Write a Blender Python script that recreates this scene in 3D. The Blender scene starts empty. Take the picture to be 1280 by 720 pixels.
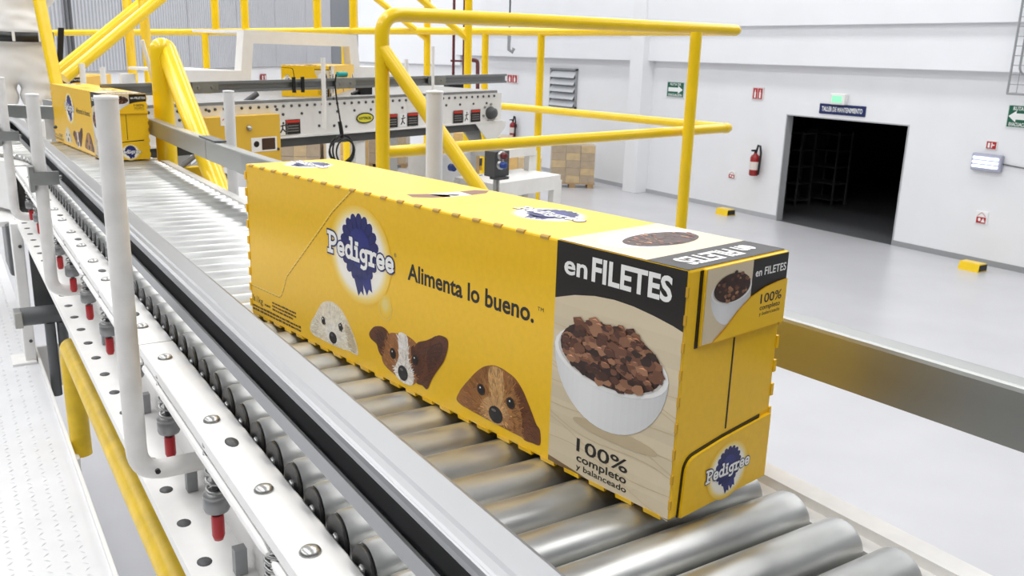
import bpy, bmesh, math, random
from mathutils import Vector, Matrix, Euler
random.seed(7)
scene = bpy.context.scene
COL = scene.collection

# ---------------------------------------------------------------- camera
FPX, YAW, PITCH, ROLL = 1099.5, 0.5781, 0.2573, 0.031
CAM = Vector((0, 0, 0.34264))
fwd = Vector((math.sin(YAW)*math.cos(PITCH), math.cos(YAW)*math.cos(PITCH), -math.sin(PITCH)))
r0 = Vector((math.cos(YAW), -math.sin(YAW), 0)); u0 = r0.cross(fwd)
RT = math.cos(ROLL)*r0 + math.sin(ROLL)*u0
UP = -math.sin(ROLL)*r0 + math.cos(ROLL)*u0
cd = bpy.data.cameras.new('camera'); cam = bpy.data.objects.new('camera', cd); COL.objects.link(cam)
cd.sensor_fit = 'HORIZONTAL'; cd.sensor_width = 36; cd.lens = 36*FPX/1280
cd.clip_start = 0.02; cd.clip_end = 200
cam.matrix_world = Matrix(((RT.x, UP.x, -fwd.x, CAM.x), (RT.y, UP.y, -fwd.y, CAM.y), (RT.z, UP.z, -fwd.z, CAM.z), (0, 0, 0, 1)))
cd.dof.use_dof = True; cd.dof.focus_distance = 0.80; cd.dof.aperture_fstop = 34
scene.camera = cam

# ---------------------------------------------------------------- light and exposure
vs = scene.view_settings
scene.display_settings.display_device = 'sRGB'
vs.view_transform = 'Standard'; vs.look = 'None'; vs.exposure = 0.0; vs.gamma = 1.0; vs.use_curve_mapping = False
w = bpy.data.worlds.new('world'); scene.world = w; w.use_nodes = True
w.node_tree.nodes['Background'].inputs[0].default_value = (0.92, 0.96, 1, 1)
w.node_tree.nodes['Background'].inputs[1].default_value = 0.6
CEIL = 5.2
def skylight(x, y, sx, sy, power):
    d = bpy.data.lights.new('roof_skylight', 'AREA'); d.shape = 'RECTANGLE'; d.size = sx; d.size_y = sy; d.energy = power
    d.color = (1.0, 0.995, 0.985)
    o = bpy.data.objects.new('roof_skylight', d); COL.objects.link(o); o.location = (x, y, CEIL-0.03)
    return o
for sx, pw in ((-5.0, 1060), (-0.8, 1090), (3.4, 1010), (8.2, 830), (12.9, 740)):
    skylight(sx, 17.0, 1.0, 40.0, pw)

# ---------------------------------------------------------------- pixel helpers (1280 x 720 photograph)
def ray(x, y): return (x-640)/FPX*RT - (y-360)/FPX*UP + fwd
def at(x, y, t): return CAM + ray(x, y)*t
def atx(x, y, X): d = ray(x, y); return CAM + d*(X/d.x)
def atz(x, y, Z): d = ray(x, y); return CAM + d*((Z-CAM.z)/d.z)
def zat(P, y):      # height on the vertical line through P that shows at picture row y
    lo, hi = -4.0, 4.0
    for _ in range(50):
        m = (lo+hi)/2; v = Vector((P.x, P.y, m))-CAM
        if 360-FPX*v.dot(UP)/v.dot(fwd) > y: lo = m
        else: hi = m
    return (lo+hi)/2

# ---------------------------------------------------------------- materials
def lin(c):
    return tuple((v/255/12.92 if v/255 <= 0.04045 else ((v/255+0.055)/1.055)**2.4) for v in c)
def mat(name, rgb, rough=0.5, metal=0.0, var=0.0, scale=20.0, bump=0.0, bscale=80.0, coat=0.0, emit=None, stretch=None):
    m = bpy.data.materials.new(name); m.use_nodes = True; nt = m.node_tree; b = nt.nodes['Principled BSDF']
    c = lin(rgb); b.inputs['Base Color'].default_value = (*c, 1); b.inputs['Roughness'].default_value = rough; b.inputs['Metallic'].default_value = metal
    if coat: b.inputs['Coat Weight'].default_value = coat; b.inputs['Coat Roughness'].default_value = 0.15
    tc = nt.nodes.new('ShaderNodeTexCoord'); src = tc.outputs['Object']
    if stretch:
        mp = nt.nodes.new('ShaderNodeMapping'); mp.inputs['Scale'].default_value = stretch
        nt.links.new(src, mp.inputs[0]); src = mp.outputs[0]
    if var:
        n = nt.nodes.new('ShaderNodeTexNoise'); n.inputs['Scale'].default_value = scale; n.inputs['Detail'].default_value = 5
        nt.links.new(src, n.inputs['Vector'])
        r = nt.nodes.new('ShaderNodeMapRange'); r.inputs[1].default_value = 0.3; r.inputs[2].default_value = 0.7
        r.inputs[3].default_value = 1-var; r.inputs[4].default_value = 1+var*0.6
        nt.links.new(n.outputs[0], r.inputs[0])
        x = nt.nodes.new('ShaderNodeVectorMath'); x.operation = 'SCALE'; x.inputs[0].default_value = c
        nt.links.new(r.outputs[0], x.inputs['Scale']); nt.links.new(x.outputs[0], b.inputs['Base Color'])
        if metal > 0.5:
            r2 = nt.nodes.new('ShaderNodeMapRange'); r2.inputs[3].default_value = rough*0.8; r2.inputs[4].default_value = rough*1.3
            nt.links.new(n.outputs[0], r2.inputs[0]); nt.links.new(r2.outputs[0], b.inputs['Roughness'])
    if bump:
        n2 = nt.nodes.new('ShaderNodeTexNoise'); n2.inputs['Scale'].default_value = bscale; nt.links.new(src, n2.inputs['Vector'])
        bp = nt.nodes.new('ShaderNodeBump'); bp.inputs['Strength'].default_value = bump; bp.inputs['Distance'].default_value = 0.01
        nt.links.new(n2.outputs[0], bp.inputs['Height']); nt.links.new(bp.outputs[0], b.inputs['Normal'])
    if emit:
        b.inputs['Emission Color'].default_value = (*lin(emit[0]), 1); b.inputs['Emission Strength'].default_value = emit[1]
    return m
M = {}
M['wall'] = mat('wall_paint', (236, 237, 239), 0.6, var=0.02, scale=1.5)
M['walltop'] = mat('upper_wall_panel', (238, 240, 243), 0.55, var=0.02, scale=1)
M['corr'] = mat('corrugated_sheet', (196, 198, 203), 0.45, var=0.04, scale=2)
M['corrdark'] = mat('dark_corrugated_sheet', (140, 144, 150), 0.45, var=0.04, scale=2)
M['floor'] = mat('epoxy_floor', (196, 196, 199), 0.3, var=0.05, scale=1.2)
M['plate'] = mat('white_painted_plate', (222, 223, 226), 0.45, var=0.05, scale=9)
M['white'] = mat('white_powder_coat', (236, 235, 233), 0.38, var=0.03, scale=30)
M['whiteold'] = mat('worn_white_paint', (230, 228, 225), 0.45, var=0.08, scale=35)
M['yellow'] = mat('safety_yellow_paint', (246, 206, 14), 0.3, coat=0.3, var=0.05, scale=14)
M['yellowworn'] = mat('worn_yellow_paint', (232, 194, 30), 0.42, var=0.16, scale=22)
M['steel'] = mat('zinc_roller_steel', (196, 197, 195), 0.33, 0.92, var=0.24, scale=26, stretch=(0.4, 1, 1))
M['galv'] = mat('galvanised_rail', (164, 166, 164), 0.36, 0.9, var=0.1, scale=18, stretch=(1, 0.15, 1))
M['alu'] = mat('brushed_aluminium', (152, 153, 155), 0.40, 0.9, var=0.06, scale=30, stretch=(1, 0.1, 1))
M['dark'] = mat('shade_black', (22, 21, 21), 0.6)  # black for shade in the rail channel and between the rollers
M['black'] = mat('black_plastic', (16, 16, 17), 0.45)
M['cap'] = mat('bearing_cap_black', (30, 30, 32), 0.4)
M['zinc'] = mat('zinc_bolt', (176, 176, 174), 0.3, 0.9, var=0.08, scale=60)
M['grey'] = mat('grey_painted_steel', (92, 94, 96), 0.45, var=0.08, scale=12)
M['dgrey'] = mat('dark_grey_panel', (74, 75, 76), 0.5, var=0.05, scale=10)
M['red'] = mat('red_cap', (176, 22, 30), 0.35)
M['redpaint'] = mat('extinguisher_red', (150, 26, 26), 0.3)
M['redpipe'] = mat('dark_red_pipe', (96, 22, 26), 0.4)
M['kraft'] = mat('kraft_cut_edge', (196, 156, 78), 0.8)
M['cut'] = mat('cut_edge_yellow', (206, 158, 30), 0.7)
M['leftwall'] = mat('grey_hall_cladding', (120, 122, 124), 0.6, var=0.05, scale=1)
M['cyel'] = mat('carton_yellow', (248, 197, 22), 0.38, var=0.035, scale=160, bump=0.02, bscale=300)
M['wood'] = mat('pallet_wood', (176, 146, 104), 0.7, var=0.15, scale=6)
M['pcart'] = mat('wrapped_carton', (208, 176, 116), 0.4, var=0.18, scale=7)
M['pcart2'] = mat('wrapped_carton_brown', (176, 150, 112), 0.4, var=0.18, scale=7)
M['pcarty'] = mat('wrapped_carton_yellow', (226, 176, 52), 0.4, var=0.2, scale=9)
M['skin'] = mat('skin', (196, 146, 118), 0.5)
M['hair'] = mat('dark_hair', (36, 28, 24), 0.6)
M['shirt'] = mat('white_cotton', (232, 231, 230), 0.8, var=0.04, scale=4, bump=0.6, bscale=7)
M['trouser'] = mat('white_trousers', (226, 225, 223), 0.8, var=0.05, scale=4, bump=0.6, bscale=6)
M['belt'] = mat('black_leather', (24, 22, 22), 0.4)
M['lampglow'] = mat('lit_tube', (235, 240, 255), 0.3, emit=((235, 242, 255), 1.6))
M['exitglow'] = mat('lit_green_sign', (150, 220, 180), 0.4, emit=((120, 225, 165), 0.6))
M['clear'] = mat('clear_acrylic', (235, 236, 238), 0.1)
M['clear'].node_tree.nodes['Principled BSDF'].inputs['Alpha'].default_value = 0.28
M['wrap'] = mat('stretch_wrap', (232, 226, 214), 0.2)
M['wrap'].node_tree.nodes['Principled BSDF'].inputs['Alpha'].default_value = 0.22
M['darkroom'] = mat('room_shade_tone', (50, 51, 53), 0.7)  # workshop walls darkened in colour to stand in for missing light
M['darkfloor'] = mat('room_floor_shade_tone', (96, 97, 100), 0.4)  # floor tone carries the workshop's shade as well
M['shelf'] = mat('grey_shelf_steel', (150, 152, 154), 0.5)
M['sheen'] = mat('teal_plastic', (24, 146, 140), 0.4)
M['blue'] = mat('blue_plastic', (28, 62, 140), 0.4)
# printed ink: colour comes from the mesh's own colour attribute (flat print)
def ink(name, rough, var=0.0):
    m = bpy.data.materials.new(name); m.use_nodes = True; nt = m.node_tree; b = nt.nodes['Principled BSDF']
    a = nt.nodes.new('ShaderNodeVertexColor'); a.layer_name = 'ink'; b.inputs['Roughness'].default_value = rough
    nt.links.new(a.outputs[0], b.inputs['Base Color'])
    if var:
        tc = nt.nodes.new('ShaderNodeTexCoord'); n = nt.nodes.new('ShaderNodeTexNoise'); n.inputs['Scale'].default_value = 260; n.inputs['Detail'].default_value = 4
        mp = nt.nodes.new('ShaderNodeMapping'); mp.inputs['Scale'].default_value = (1, 0.35, 1); nt.links.new(tc.outputs['Object'], mp.inputs[0])
        nt.links.new(mp.outputs[0], n.inputs['Vector'])
        r = nt.nodes.new('ShaderNodeMapRange'); r.inputs[1].default_value = 0.3; r.inputs[2].default_value = 0.7; r.inputs[3].default_value = 1-var; r.inputs[4].default_value = 1+var
        nt.links.new(n.outputs[0], r.inputs[0])
        x = nt.nodes.new('ShaderNodeVectorMath'); x.operation = 'SCALE'; nt.links.new(a.outputs[0], x.inputs[0]); nt.links.new(r.outputs[0], x.inputs['Scale'])
        nt.links.new(x.outputs[0], b.inputs['Base Color'])
    return m
M['ink'] = ink('printed_ink', 0.45)
M['furink'] = ink('printed_photo_ink', 0.45, 0.13)

# ---------------------------------------------------------------- mesh builder
class MB:
    def __init__(s): s.v = []; s.f = []; s.m = []; s.sm = []; s.c = []
    def add(s, vs_, fs, mi=0, smooth=False, col=None):
        o = len(s.v); s.v += [tuple(v) for v in vs_]
        for f in fs:
            s.f.append([i+o for i in f]); s.m.append(mi); s.sm.append(smooth); s.c.append(col)
        return s
    def box(s, a, b, mi=0, smooth=False):
        x0, y0, z0 = a; x1, y1, z1 = b
        x0, x1 = min(x0, x1), max(x0, x1); y0, y1 = min(y0, y1), max(y0, y1); z0, z1 = min(z0, z1), max(z0, z1)
        return s.add([(x0,y0,z0),(x1,y0,z0),(x1,y1,z0),(x0,y1,z0),(x0,y0,z1),(x1,y0,z1),(x1,y1,z1),(x0,y1,z1)],
                     [(0,3,2,1),(4,5,6,7),(0,1,5,4),(1,2,6,5),(2,3,7,6),(3,0,4,7)], mi)
    def obox(s, c, X, Y, Z, mi=0):     # centre and three half-axis vectors
        c = Vector(c); X = Vector(X); Y = Vector(Y); Z = Vector(Z)
        P = [c+a*X+b*Y+d*Z for d in (-1, 1) for a, b in ((-1,-1),(1,-1),(1,1),(-1,1))]
        fs = [(0,3,2,1),(4,5,6,7),(0,1,5,4),(1,2,6,5),(2,3,7,6),(3,0,4,7)]
        if X.cross(Y).dot(Z) < 0: fs = [f[::-1] for f in fs]
        return s.add(P, fs, mi)
    def bbox(s, a, b, bev=0.004, mi=0, seg=2):   # bevelled box
        bm = bmesh.new(); bmesh.ops.create_cube(bm, size=1)
        for v in bm.verts: v.co = Vector(((a[0]+b[0])/2+v.co.x*abs(b[0]-a[0]), (a[1]+b[1])/2+v.co.y*abs(b[1]-a[1]), (a[2]+b[2])/2+v.co.z*abs(b[2]-a[2])))
        bmesh.ops.bevel(bm, geom=bm.edges[:], offset=bev, segments=seg, profile=0.5, affect='EDGES')
        return s.bm(bm, mi, False)
    def bm(s, bm, mi=0, smooth=False):
        bm.verts.index_update()
        s.add([v.co.copy() for v in bm.verts], [[v.index for v in f.verts] for f in bm.faces], mi, smooth); bm.free(); return s
    def tube(s, pts, r, seg=14, mi=0, cap=True, closed=False):
        pts = [Vector(p) for p in pts]; n = len(pts); rs = r if isinstance(r, (list, tuple)) else [r]*n
        tang = []
        for i in range(n):
            if closed: t = (pts[(i+1) % n]-pts[i-1])
            elif i == 0: t = pts[1]-pts[0]
            elif i == n-1: t = pts[-1]-pts[-2]
            else: t = (pts[i]-pts[i-1]).normalized()+(pts[i+1]-pts[i]).normalized()
            tang.append(t.normalized())
        ref = Vector((0, 0, 1)) if abs(tang[0].z) < 0.9 else Vector((1, 0, 0))
        a = tang[0].cross(ref).normalized(); vs_ = []
        for i in range(n):
            a = (a-tang[i]*a.dot(tang[i])).normalized(); b = tang[i].cross(a)
            for k in range(seg):
                q = 2*math.pi*k/seg; vs_.append(pts[i]+(a*math.cos(q)+b*math.sin(q))*rs[i])
        fs = []
        for i in range(n if closed else n-1):
            j = (i+1) % n
            for k in range(seg):
                k2 = (k+1) % seg; fs.append((i*seg+k, i*seg+k2, j*seg+k2, j*seg+k))
        s.add(vs_, fs, mi, True)
        if cap and not closed:
            s.add(vs_[:seg], [tuple(range(seg-1, -1, -1))], mi); s.add(vs_[-seg:], [tuple(range(seg))], mi)
        return s
    def lathe(s, prof, o, axis=(0, 0, 1), seg=20, mi=0, smooth=True):  # prof: (radius, height)
        o = Vector(o); ax = Vector(axis).normalized(); ref = Vector((1, 0, 0)) if abs(ax.x) < 0.9 else Vector((0, 1, 0))
        a = ax.cross(ref).normalized(); b = ax.cross(a); vs_ = []
        for r, h in prof:
            for k in range(seg):
                q = 2*math.pi*k/seg; vs_.append(o+ax*h+(a*math.cos(q)+b*math.sin(q))*r)
        fs = []
        for i in range(len(prof)-1):
            for k in range(seg):
                k2 = (k+1) % seg; fs.append((i*seg+k, i*seg+k2, (i+1)*seg+k2, (i+1)*seg+k))
        s.add(vs_, fs, mi, smooth)
        if prof[0][0] > 1e-5: s.add(vs_[:seg], [tuple(range(seg-1, -1, -1))], mi)
        if prof[-1][0] > 1e-5: s.add(vs_[-seg:], [tuple(range(seg))], mi)
        return s
    def prism(s, poly, d, mi=0):       # 3D polygon swept by vector d
        P = [Vector(p) for p in poly]; n = len(P); d = Vector(d)
        s.add(P+[p+d for p in P], [tuple(range(n-1, -1, -1)), tuple(range(n, 2*n))]+[(i, (i+1) % n, n+(i+1) % n, n+i) for i in range(n)], mi)
        return s
    def sweep(s, prof, axis0, axis1, p0, p1, mi=0):   # 2D closed profile (a along axis0, b along axis1) from p0 to p1
        A = Vector(axis0); B = Vector(axis1); p0 = Vector(p0); p1 = Vector(p1); n = len(prof)
        v = [p0+A*a+B*b for a, b in prof]+[p1+A*a+B*b for a, b in prof]
        s.add(v, [tuple(range(n)), tuple(range(2*n-1, n-1, -1))]+[(i, n+i, n+(i+1) % n, (i+1) % n) for i in range(n)], mi)
        return s
    def mesh(s, name, mats):
        me = bpy.data.meshes.new(name); me.from_pydata(s.v, [], s.f); 
        for m in (mats if isinstance(mats, (list, tuple)) else [mats]): me.materials.append(M[m] if isinstance(m, str) else m)
        me.polygons.foreach_set('material_index', s.m); me.polygons.foreach_set('use_smooth', s.sm)
        if any(c is not None for c in s.c):
            ca = me.color_attributes.new('ink', 'FLOAT_COLOR', 'CORNER'); i = 0
            for f, c in zip(s.f, s.c):
                for k in range(len(f)):
                    cc = (1, 1, 1) if c is None else (c[k] if isinstance(c, list) else c)
                    ca.data[i].color = (*lin(cc), 1); i += 1
        me.update(); return me
    def build(s, name, mats, parent=None, fix=True):
        me = s.mesh(name, mats)
        if fix and not any(c is not None for c in s.c):
            b = bmesh.new(); b.from_mesh(me); bmesh.ops.recalc_face_normals(b, faces=b.faces[:]); b.to_mesh(me); b.free()
        return put(name, me, parent)
def put(name, me, parent=None, loc=None):
    o = bpy.data.objects.new(name, me); COL.objects.link(o)
    if loc is not None: o.location = loc
    if parent is not None:
        o.parent = parent
        if parent.get('world_parts'): o.matrix_parent_inverse = parent.matrix_basis.inverted()
    return o
def tag(o, label, cat, group=None):
    o['label'] = label; o['category'] = cat
    if group: o['group'] = group
    return o
def struct(o): o['kind'] = 'structure'; return o
def thing(name, label, cat, loc=(0, 0, 0), rz=0.0, group=None, world=True):
    o = bpy.data.objects.new(name, None); COL.objects.link(o); o.location = loc; o.rotation_euler = (0, 0, rz)
    o.empty_display_size = 0.05
    if world: o['world_parts'] = 1
    # matrix_basis is taken right away for the parts' parent inverse
    if label: tag(o, label, cat, group)
    return o
def sub(name, me_or_mb, mats, parent):     # a sub-part below a part that carries world coordinates
    me = me_or_mb.mesh(name, mats) if isinstance(me_or_mb, MB) else me_or_mb
    o = bpy.data.objects.new(name, me); COL.objects.link(o); o.parent = parent
    return o
def copy_tree(o, parent=None):
    c = o.copy(); COL.objects.link(c)
    if parent is not None: c.parent = parent; c.matrix_parent_inverse = o.matrix_parent_inverse.copy()
    for ch in list(o.children): copy_tree(ch, c)
    return c
def fillet(pts, r, n=6):
    pts = [Vector(p) for p in pts]; out = [pts[0]]
    for i in range(1, len(pts)-1):
        a = (pts[i-1]-pts[i]); b = (pts[i+1]-pts[i]); rr = min(r, a.length*0.49, b.length*0.49)
        p = pts[i]+a.normalized()*rr; q = pts[i]+b.normalized()*rr
        for k in range(n+1):
            t = k/n; out.append(p*(1-t)**2+pts[i]*2*t*(1-t)+q*t*t)
    out.append(pts[-1]); return out
_tc = {}
def text2d(s, bold=0.0):
    """outline text as (points, faces) with a cap height of about 0.7 per unit size"""
    k = (s, bold)
    if k not in _tc:
        cu = bpy.data.curves.new('t', 'FONT'); cu.body = s; cu.size = 1; cu.offset = bold; cu.resolution_u = 3
        o = bpy.data.objects.new('t', cu); COL.objects.link(o); dg = bpy.context.evaluated_depsgraph_get(); dg.update()
        me = o.evaluated_get(dg).to_mesh()
        P = [(v.co.x, v.co.y) for v in me.vertices]; F = [tuple(p.vertices) for p in me.polygons]
        o.evaluated_get(dg).to_mesh_clear(); bpy.data.objects.remove(o); bpy.data.curves.remove(cu)
        _tc[k] = (P, F)
    return _tc[k]
class Decal(MB):
    """flat print on a plane: o origin, r right, u up, n outward"""
    def __init__(s, o, r, u, n, step=0.0003):
        super().__init__(); s.o = Vector(o); s.r = Vector(r); s.u = Vector(u); s.nn = Vector(n); s.step = step
    def P(s, x, y, l): return s.o+s.r*x+s.u*y+s.nn*(s.step*l)
    def poly(s, pts, col, l=1):
        s.add([s.P(x, y, l) for x, y in pts], [tuple(range(len(pts)))], 0, False, col); return s
    def rect(s, x0, y0, x1, y1, col, l=1): return s.poly([(x0, y0), (x1, y0), (x1, y1), (x0, y1)], col, l)
    def ell(s, cx, cy, a, b, col, l=1, n=28, rot=0):
        c, d = math.cos(rot), math.sin(rot)
        return s.poly([(cx+a*math.cos(2*math.pi*k/n)*c-b*math.sin(2*math.pi*k/n)*d, cy+a*math.cos(2*math.pi*k/n)*d+b*math.sin(2*math.pi*k/n)*c) for k in range(n)], col, l)
    def glow(s, cx, cy, a, b, c0, c1, l=1, n=32, r0=0.55):
        rings = [(r0, c0), (r0+(1-r0)*0.5, tuple((p+q)/2 for p, q in zip(c0, c1))), (1.0, c1)]
        s.ell(cx, cy, a*r0, b*r0, c0, l, n)
        for (ra, ca), (rb, cb) in zip(rings, rings[1:]):
            for k in range(n):
                q0, q1 = 2*math.pi*k/n, 2*math.pi*(k+1)/n
                s.add([s.P(cx+a*R*math.cos(q), cy+b*R*math.sin(q), l) for R, q in ((ra, q0), (rb, q0), (rb, q1), (ra, q1))], [(0, 1, 2, 3)], 0, False, [ca, cb, cb, ca])
        return s
    def stroke(s, pts, w, col, l=1):
        n = len(pts); L = []; R = []
        for i in range(n):
            a = Vector(pts[max(i-1, 0)]); b = Vector(pts[min(i+1, n-1)]); d = (b-a); d = d.normalized() if d.length > 1e-9 else Vector((1, 0))
            q = Vector((-d.y, d.x))*w/2; p = Vector(pts[i]); L.append(p+q); R.append(p-q)
        for i in range(n-1): s.poly([R[i], R[i+1], L[i+1], L[i]], col, l)
        return s
    def text(s, t, x, y, h, col, l=1, width=None, bold=0.0, flip=False):
        P, F = text2d(t, bold)
        if not P: return s
        x0 = min(p[0] for p in P); x1 = max(p[0] for p in P); k = h/0.70
        kx = (width/(x1-x0)) if width else k
        if flip: pts = [s.P(x-(p[0]-x0)*kx, y-p[1]*k, l) for p in P]
        else: pts = [s.P(x+(p[0]-x0)*kx, y+p[1]*k, l) for p in P]
        s.add(pts, F, 0, False, col); return s
    def done(s, name, parent=None, fur=False):
        return s.build(name, 'furink' if fur else 'ink', parent, fix=False)
# ================================================================ the hall
FZ = -2.96           # lower hall floor
PZ = -0.60           # walkway level
WX = 15.25           # side wall with the workshop door
struct(MB().box((-9, -9, FZ-0.1), (WX, 40, FZ)).build('floor', 'floor'))
struct(MB().box((-9.3, -9.3, CEIL), (WX+0.4, 40, CEIL+0.2)).build('ceiling', 'walltop'))
struct(MB().box((-9.3, -9, FZ), (-9, 40, CEIL)).build('wall_left', 'leftwall'))
struct(MB().box((-9, -9.3, FZ), (WX, -9, CEIL)).build('wall_front', 'leftwall'))
# side wall, with the door opening cut out
dTL = atx(984, 143, WX); dTR = atx(1134, 157, WX); dT = (dTL.z+dTR.z)/2; dY1 = atx(970, 275, WX).y; dY0 = atx(1115, 307, WX).y
LEDGE = 0.34; WT = 0.17
wr = MB()
wr.box((WX, dY1, FZ), (WX+WT, 40, LEDGE)); wr.box((WX, -9, FZ), (WX+WT, dY0, LEDGE)); wr.box((WX, dY0, dT), (WX+WT, dY1, LEDGE))
wall_right = struct(wr.build('wall_right', 'wall'))
# overhanging upper cladding bands and the pillar
struct(MB().box((WX-0.22, -9, LEDGE), (WX+WT, 40, 1.13)).build('trim_1', 'walltop'))
struct(MB().box((WX-0.34, -9, 1.13), (WX+WT, 40, CEIL)).build('trim_2', 'walltop'))
pA = atx(786, 100, WX-0.4).y; pB = atx(802, 100, WX-0.4).y
struct(MB().bbox((WX-0.40, pB, FZ), (WX+0.02, pA, CEIL), 0.01).build('trim_3', 'wall'))
struct(MB().box((WX-0.015, dY1, FZ), (WX, 30, FZ+0.10)).build('baseboard_right', mat('grey_skirting', (176, 178, 182), 0.5)))
struct(MB().box((WX-0.015, -9, FZ), (WX, dY0, FZ+0.10)).build('baseboard_right', 'shelf'))
# back wall of the hall beyond the cross conveyor
K = atx(578, 75, WX); K.z = 0
kL = at(380, 80, 33); kL.z = 0
dv = (kL-K).normalized(); nv = Vector((dv.y, -dv.x, 0)); 
if nv.dot(CAM-K) < 0: nv = -nv
def wallslab(a, b, z0, z1, th, name, m):
    d = (b-a); n = nv*th; mb = MB(); P = [Vector((p.x, p.y, z)) for z in (z0, z1) for p in (a, b, b-n, a-n)]
    mb.add(P, [(0,1,2,3),(4,7,6,5),(0,4,5,1),(1,5,6,2),(2,6,7,3),(3,7,4,0)]); return struct(mb.build(name, m))
wallslab(K, kL, FZ, 0.0, 0.3, 'wall_back', 'wall')
wallslab(K+nv*0.15, kL+nv*0.15, 0.0, CEIL, 0.45, 'trim_4', 'walltop')
# corrugated partition: from far right to near left
cA = at(446, 60, 25); cB = at(-130, 60, 8.2); cA.z = cB.z = 0
cd_ = (cB-cA); CLEN = cd_.length; cd_.normalize(); cn = Vector((cd_.y, -cd_.x, 0))
if cn.dot(CAM-cA) < 0: cn = -cn
cb = 0.045
low = MB(); P = [Vector((p.x, p.y, z)) for z in (FZ, cb) for p in (cA, cB, cB-cn*0.25, cA-cn*0.25)]
low.add(P, [(0,1,2,3),(4,7,6,5),(0,4,5,1),(1,5,6,2),(2,6,7,3),(3,7,4,0)]); struct(low.build('wall_partition', 'wall'))
def corr(s0, s1, m, parent):
    mb = MB(); per = 0.085; n = int((s1-s0)/per); prof = []
    for i in range(n+1):
        for a, h in ((0, 0), (0.42, 0), (0.5, 0.022), (0.92, 0.022)): prof.append((s0+(i+a)*per, h))
    v = []; f = []
    for a, h in prof:
        p = cA+cd_*a+cn*(0.03+h); v += [Vector((p.x, p.y, cb-0.05)), Vector((p.x, p.y, CEIL))]
    for i in range(len(prof)-1): f.append((2*i, 2*i+2, 2*i+3, 2*i+1))
    mb.add(v, f); o = put('corrugated_sheet', mb.mesh('corrugated_sheet', m), parent); return o
part = struct(MB().obox((cA+cB)/2+Vector((0, 0, (cb+CEIL)/2))-cn*0.1, cd_*CLEN/2, cn*0.1, (0, 0, (CEIL-cb)/2)).build('wall_partition_upper', 'corr'))
sp = CLEN*0.16
corr(0, sp, 'corrdark', part)
step = (CLEN-sp)/7
for i in range(7): corr(sp+i*step+0.004, sp+(i+1)*step, 'corr', part)
# floor strip light joint: dark conduit running up the partition
def on_part(px):
    r = ray(px, 60); a = Vector((r.x, r.y)); 
    # CAM.xy + a*t = cA.xy + cd_*s
    det = a.x*(-cd_.y)+a.y*cd_.x; bx, by = cA.x-CAM.x, cA.y-CAM.y
    t = (bx*(-cd_.y)+by*cd_.x)/det; return Vector((CAM.x+a.x*t, CAM.y+a.y*t, 0))
for i, px in enumerate((77, 83)):
    p = on_part(px)+cn*0.09
    tag(MB().tube([(p.x, p.y, cb), (p.x, p.y, CEIL)], 0.022 if i else 0.013, 8).build('conduit', 'grey'), ('thin grey conduit running up the corrugated wall behind the worker', 'thicker grey conduit running up the corrugated wall beside the thin one')[i], 'pipe', 'conduits on the corrugated wall')
# dark workshop behind the door
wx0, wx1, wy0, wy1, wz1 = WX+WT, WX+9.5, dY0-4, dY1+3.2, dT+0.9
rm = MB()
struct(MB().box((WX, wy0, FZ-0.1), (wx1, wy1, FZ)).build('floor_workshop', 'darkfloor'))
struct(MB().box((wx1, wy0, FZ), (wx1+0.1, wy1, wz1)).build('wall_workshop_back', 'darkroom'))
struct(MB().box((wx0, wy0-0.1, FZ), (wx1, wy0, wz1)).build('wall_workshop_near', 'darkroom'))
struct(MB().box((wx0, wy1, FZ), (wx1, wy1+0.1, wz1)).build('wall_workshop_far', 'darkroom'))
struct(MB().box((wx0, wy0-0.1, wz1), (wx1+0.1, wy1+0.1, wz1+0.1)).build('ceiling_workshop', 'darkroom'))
sd = mat('grey_door_jamb', (176, 178, 180), 0.5)
dr = struct(MB().box((WX-0.012, dY1-0.015, FZ), (WX+WT+0.01, dY1+0.01, dT-0.012)).build('door_1', sd))
struct(MB().box((WX-0.012, dY0-0.01, FZ), (WX+WT+0.01, dY0+0.012, dT-0.012)).build('jamb', sd, dr)); struct(MB().box((WX-0.012, dY0-0.01, dT-0.012), (WX+WT+0.01, dY1+0.01, dT+0.01)).build('lintel', sd, dr))
# shelving and a lockers row inside the workshop, greys darkened to stand in for its shade
def wp(x, y, X): return atx(x, y, X)
def shelf_unit(X, px0, px1, label, nsh=5):
    a = wp(px0, 200, X).y; b = wp(px1, 200, X).y; y0, y1 = min(a, b), max(a, b); z1 = wp(px0, 162, X).z
    t = thing('storage_shelf', label, 'shelf', (X, (y0+y1)/2, FZ))
    for yy in (y0, y1):
        for xx in (X, X+0.5): MB().box((xx-0.02, yy-0.02, FZ), (xx+0.02, yy+0.02, z1)).build('upright', 'dgrey', t)
    for k in range(nsh):
        z = FZ+0.12+(z1-FZ-0.2)*k/(nsh-1); MB().box((X-0.02, y0, z), (X+0.52, y1, z+0.03)).build('shelf_board', 'dgrey', t)
    return t
shelf_unit(WX+2.0, 986, 1000, 'grey storage shelf just inside the dark doorway by its jamb')
shelf_unit(WX+2.9, 1016, 1046, 'wide grey storage shelf further inside the dark doorway')
a = wp(1003, 200, WX+3.4).y; b = wp(1016, 200, WX+3.4).y
t = thing('tool_locker', 'plain grey locker between two shelves inside the dark doorway', 'locker', (WX+3.6, (a+b)/2, FZ))
MB().box((WX+3.4, b, FZ), (WX+3.9, a, wp(1003, 160, WX+3.4).z)).build('body', 'dgrey', t); MB().box((WX+3.385, b+0.03, FZ+0.1), (WX+3.4, a-0.03, wp(1003, 165, WX+3.4).z)).build('locker_door', 'darkroom', t)

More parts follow.
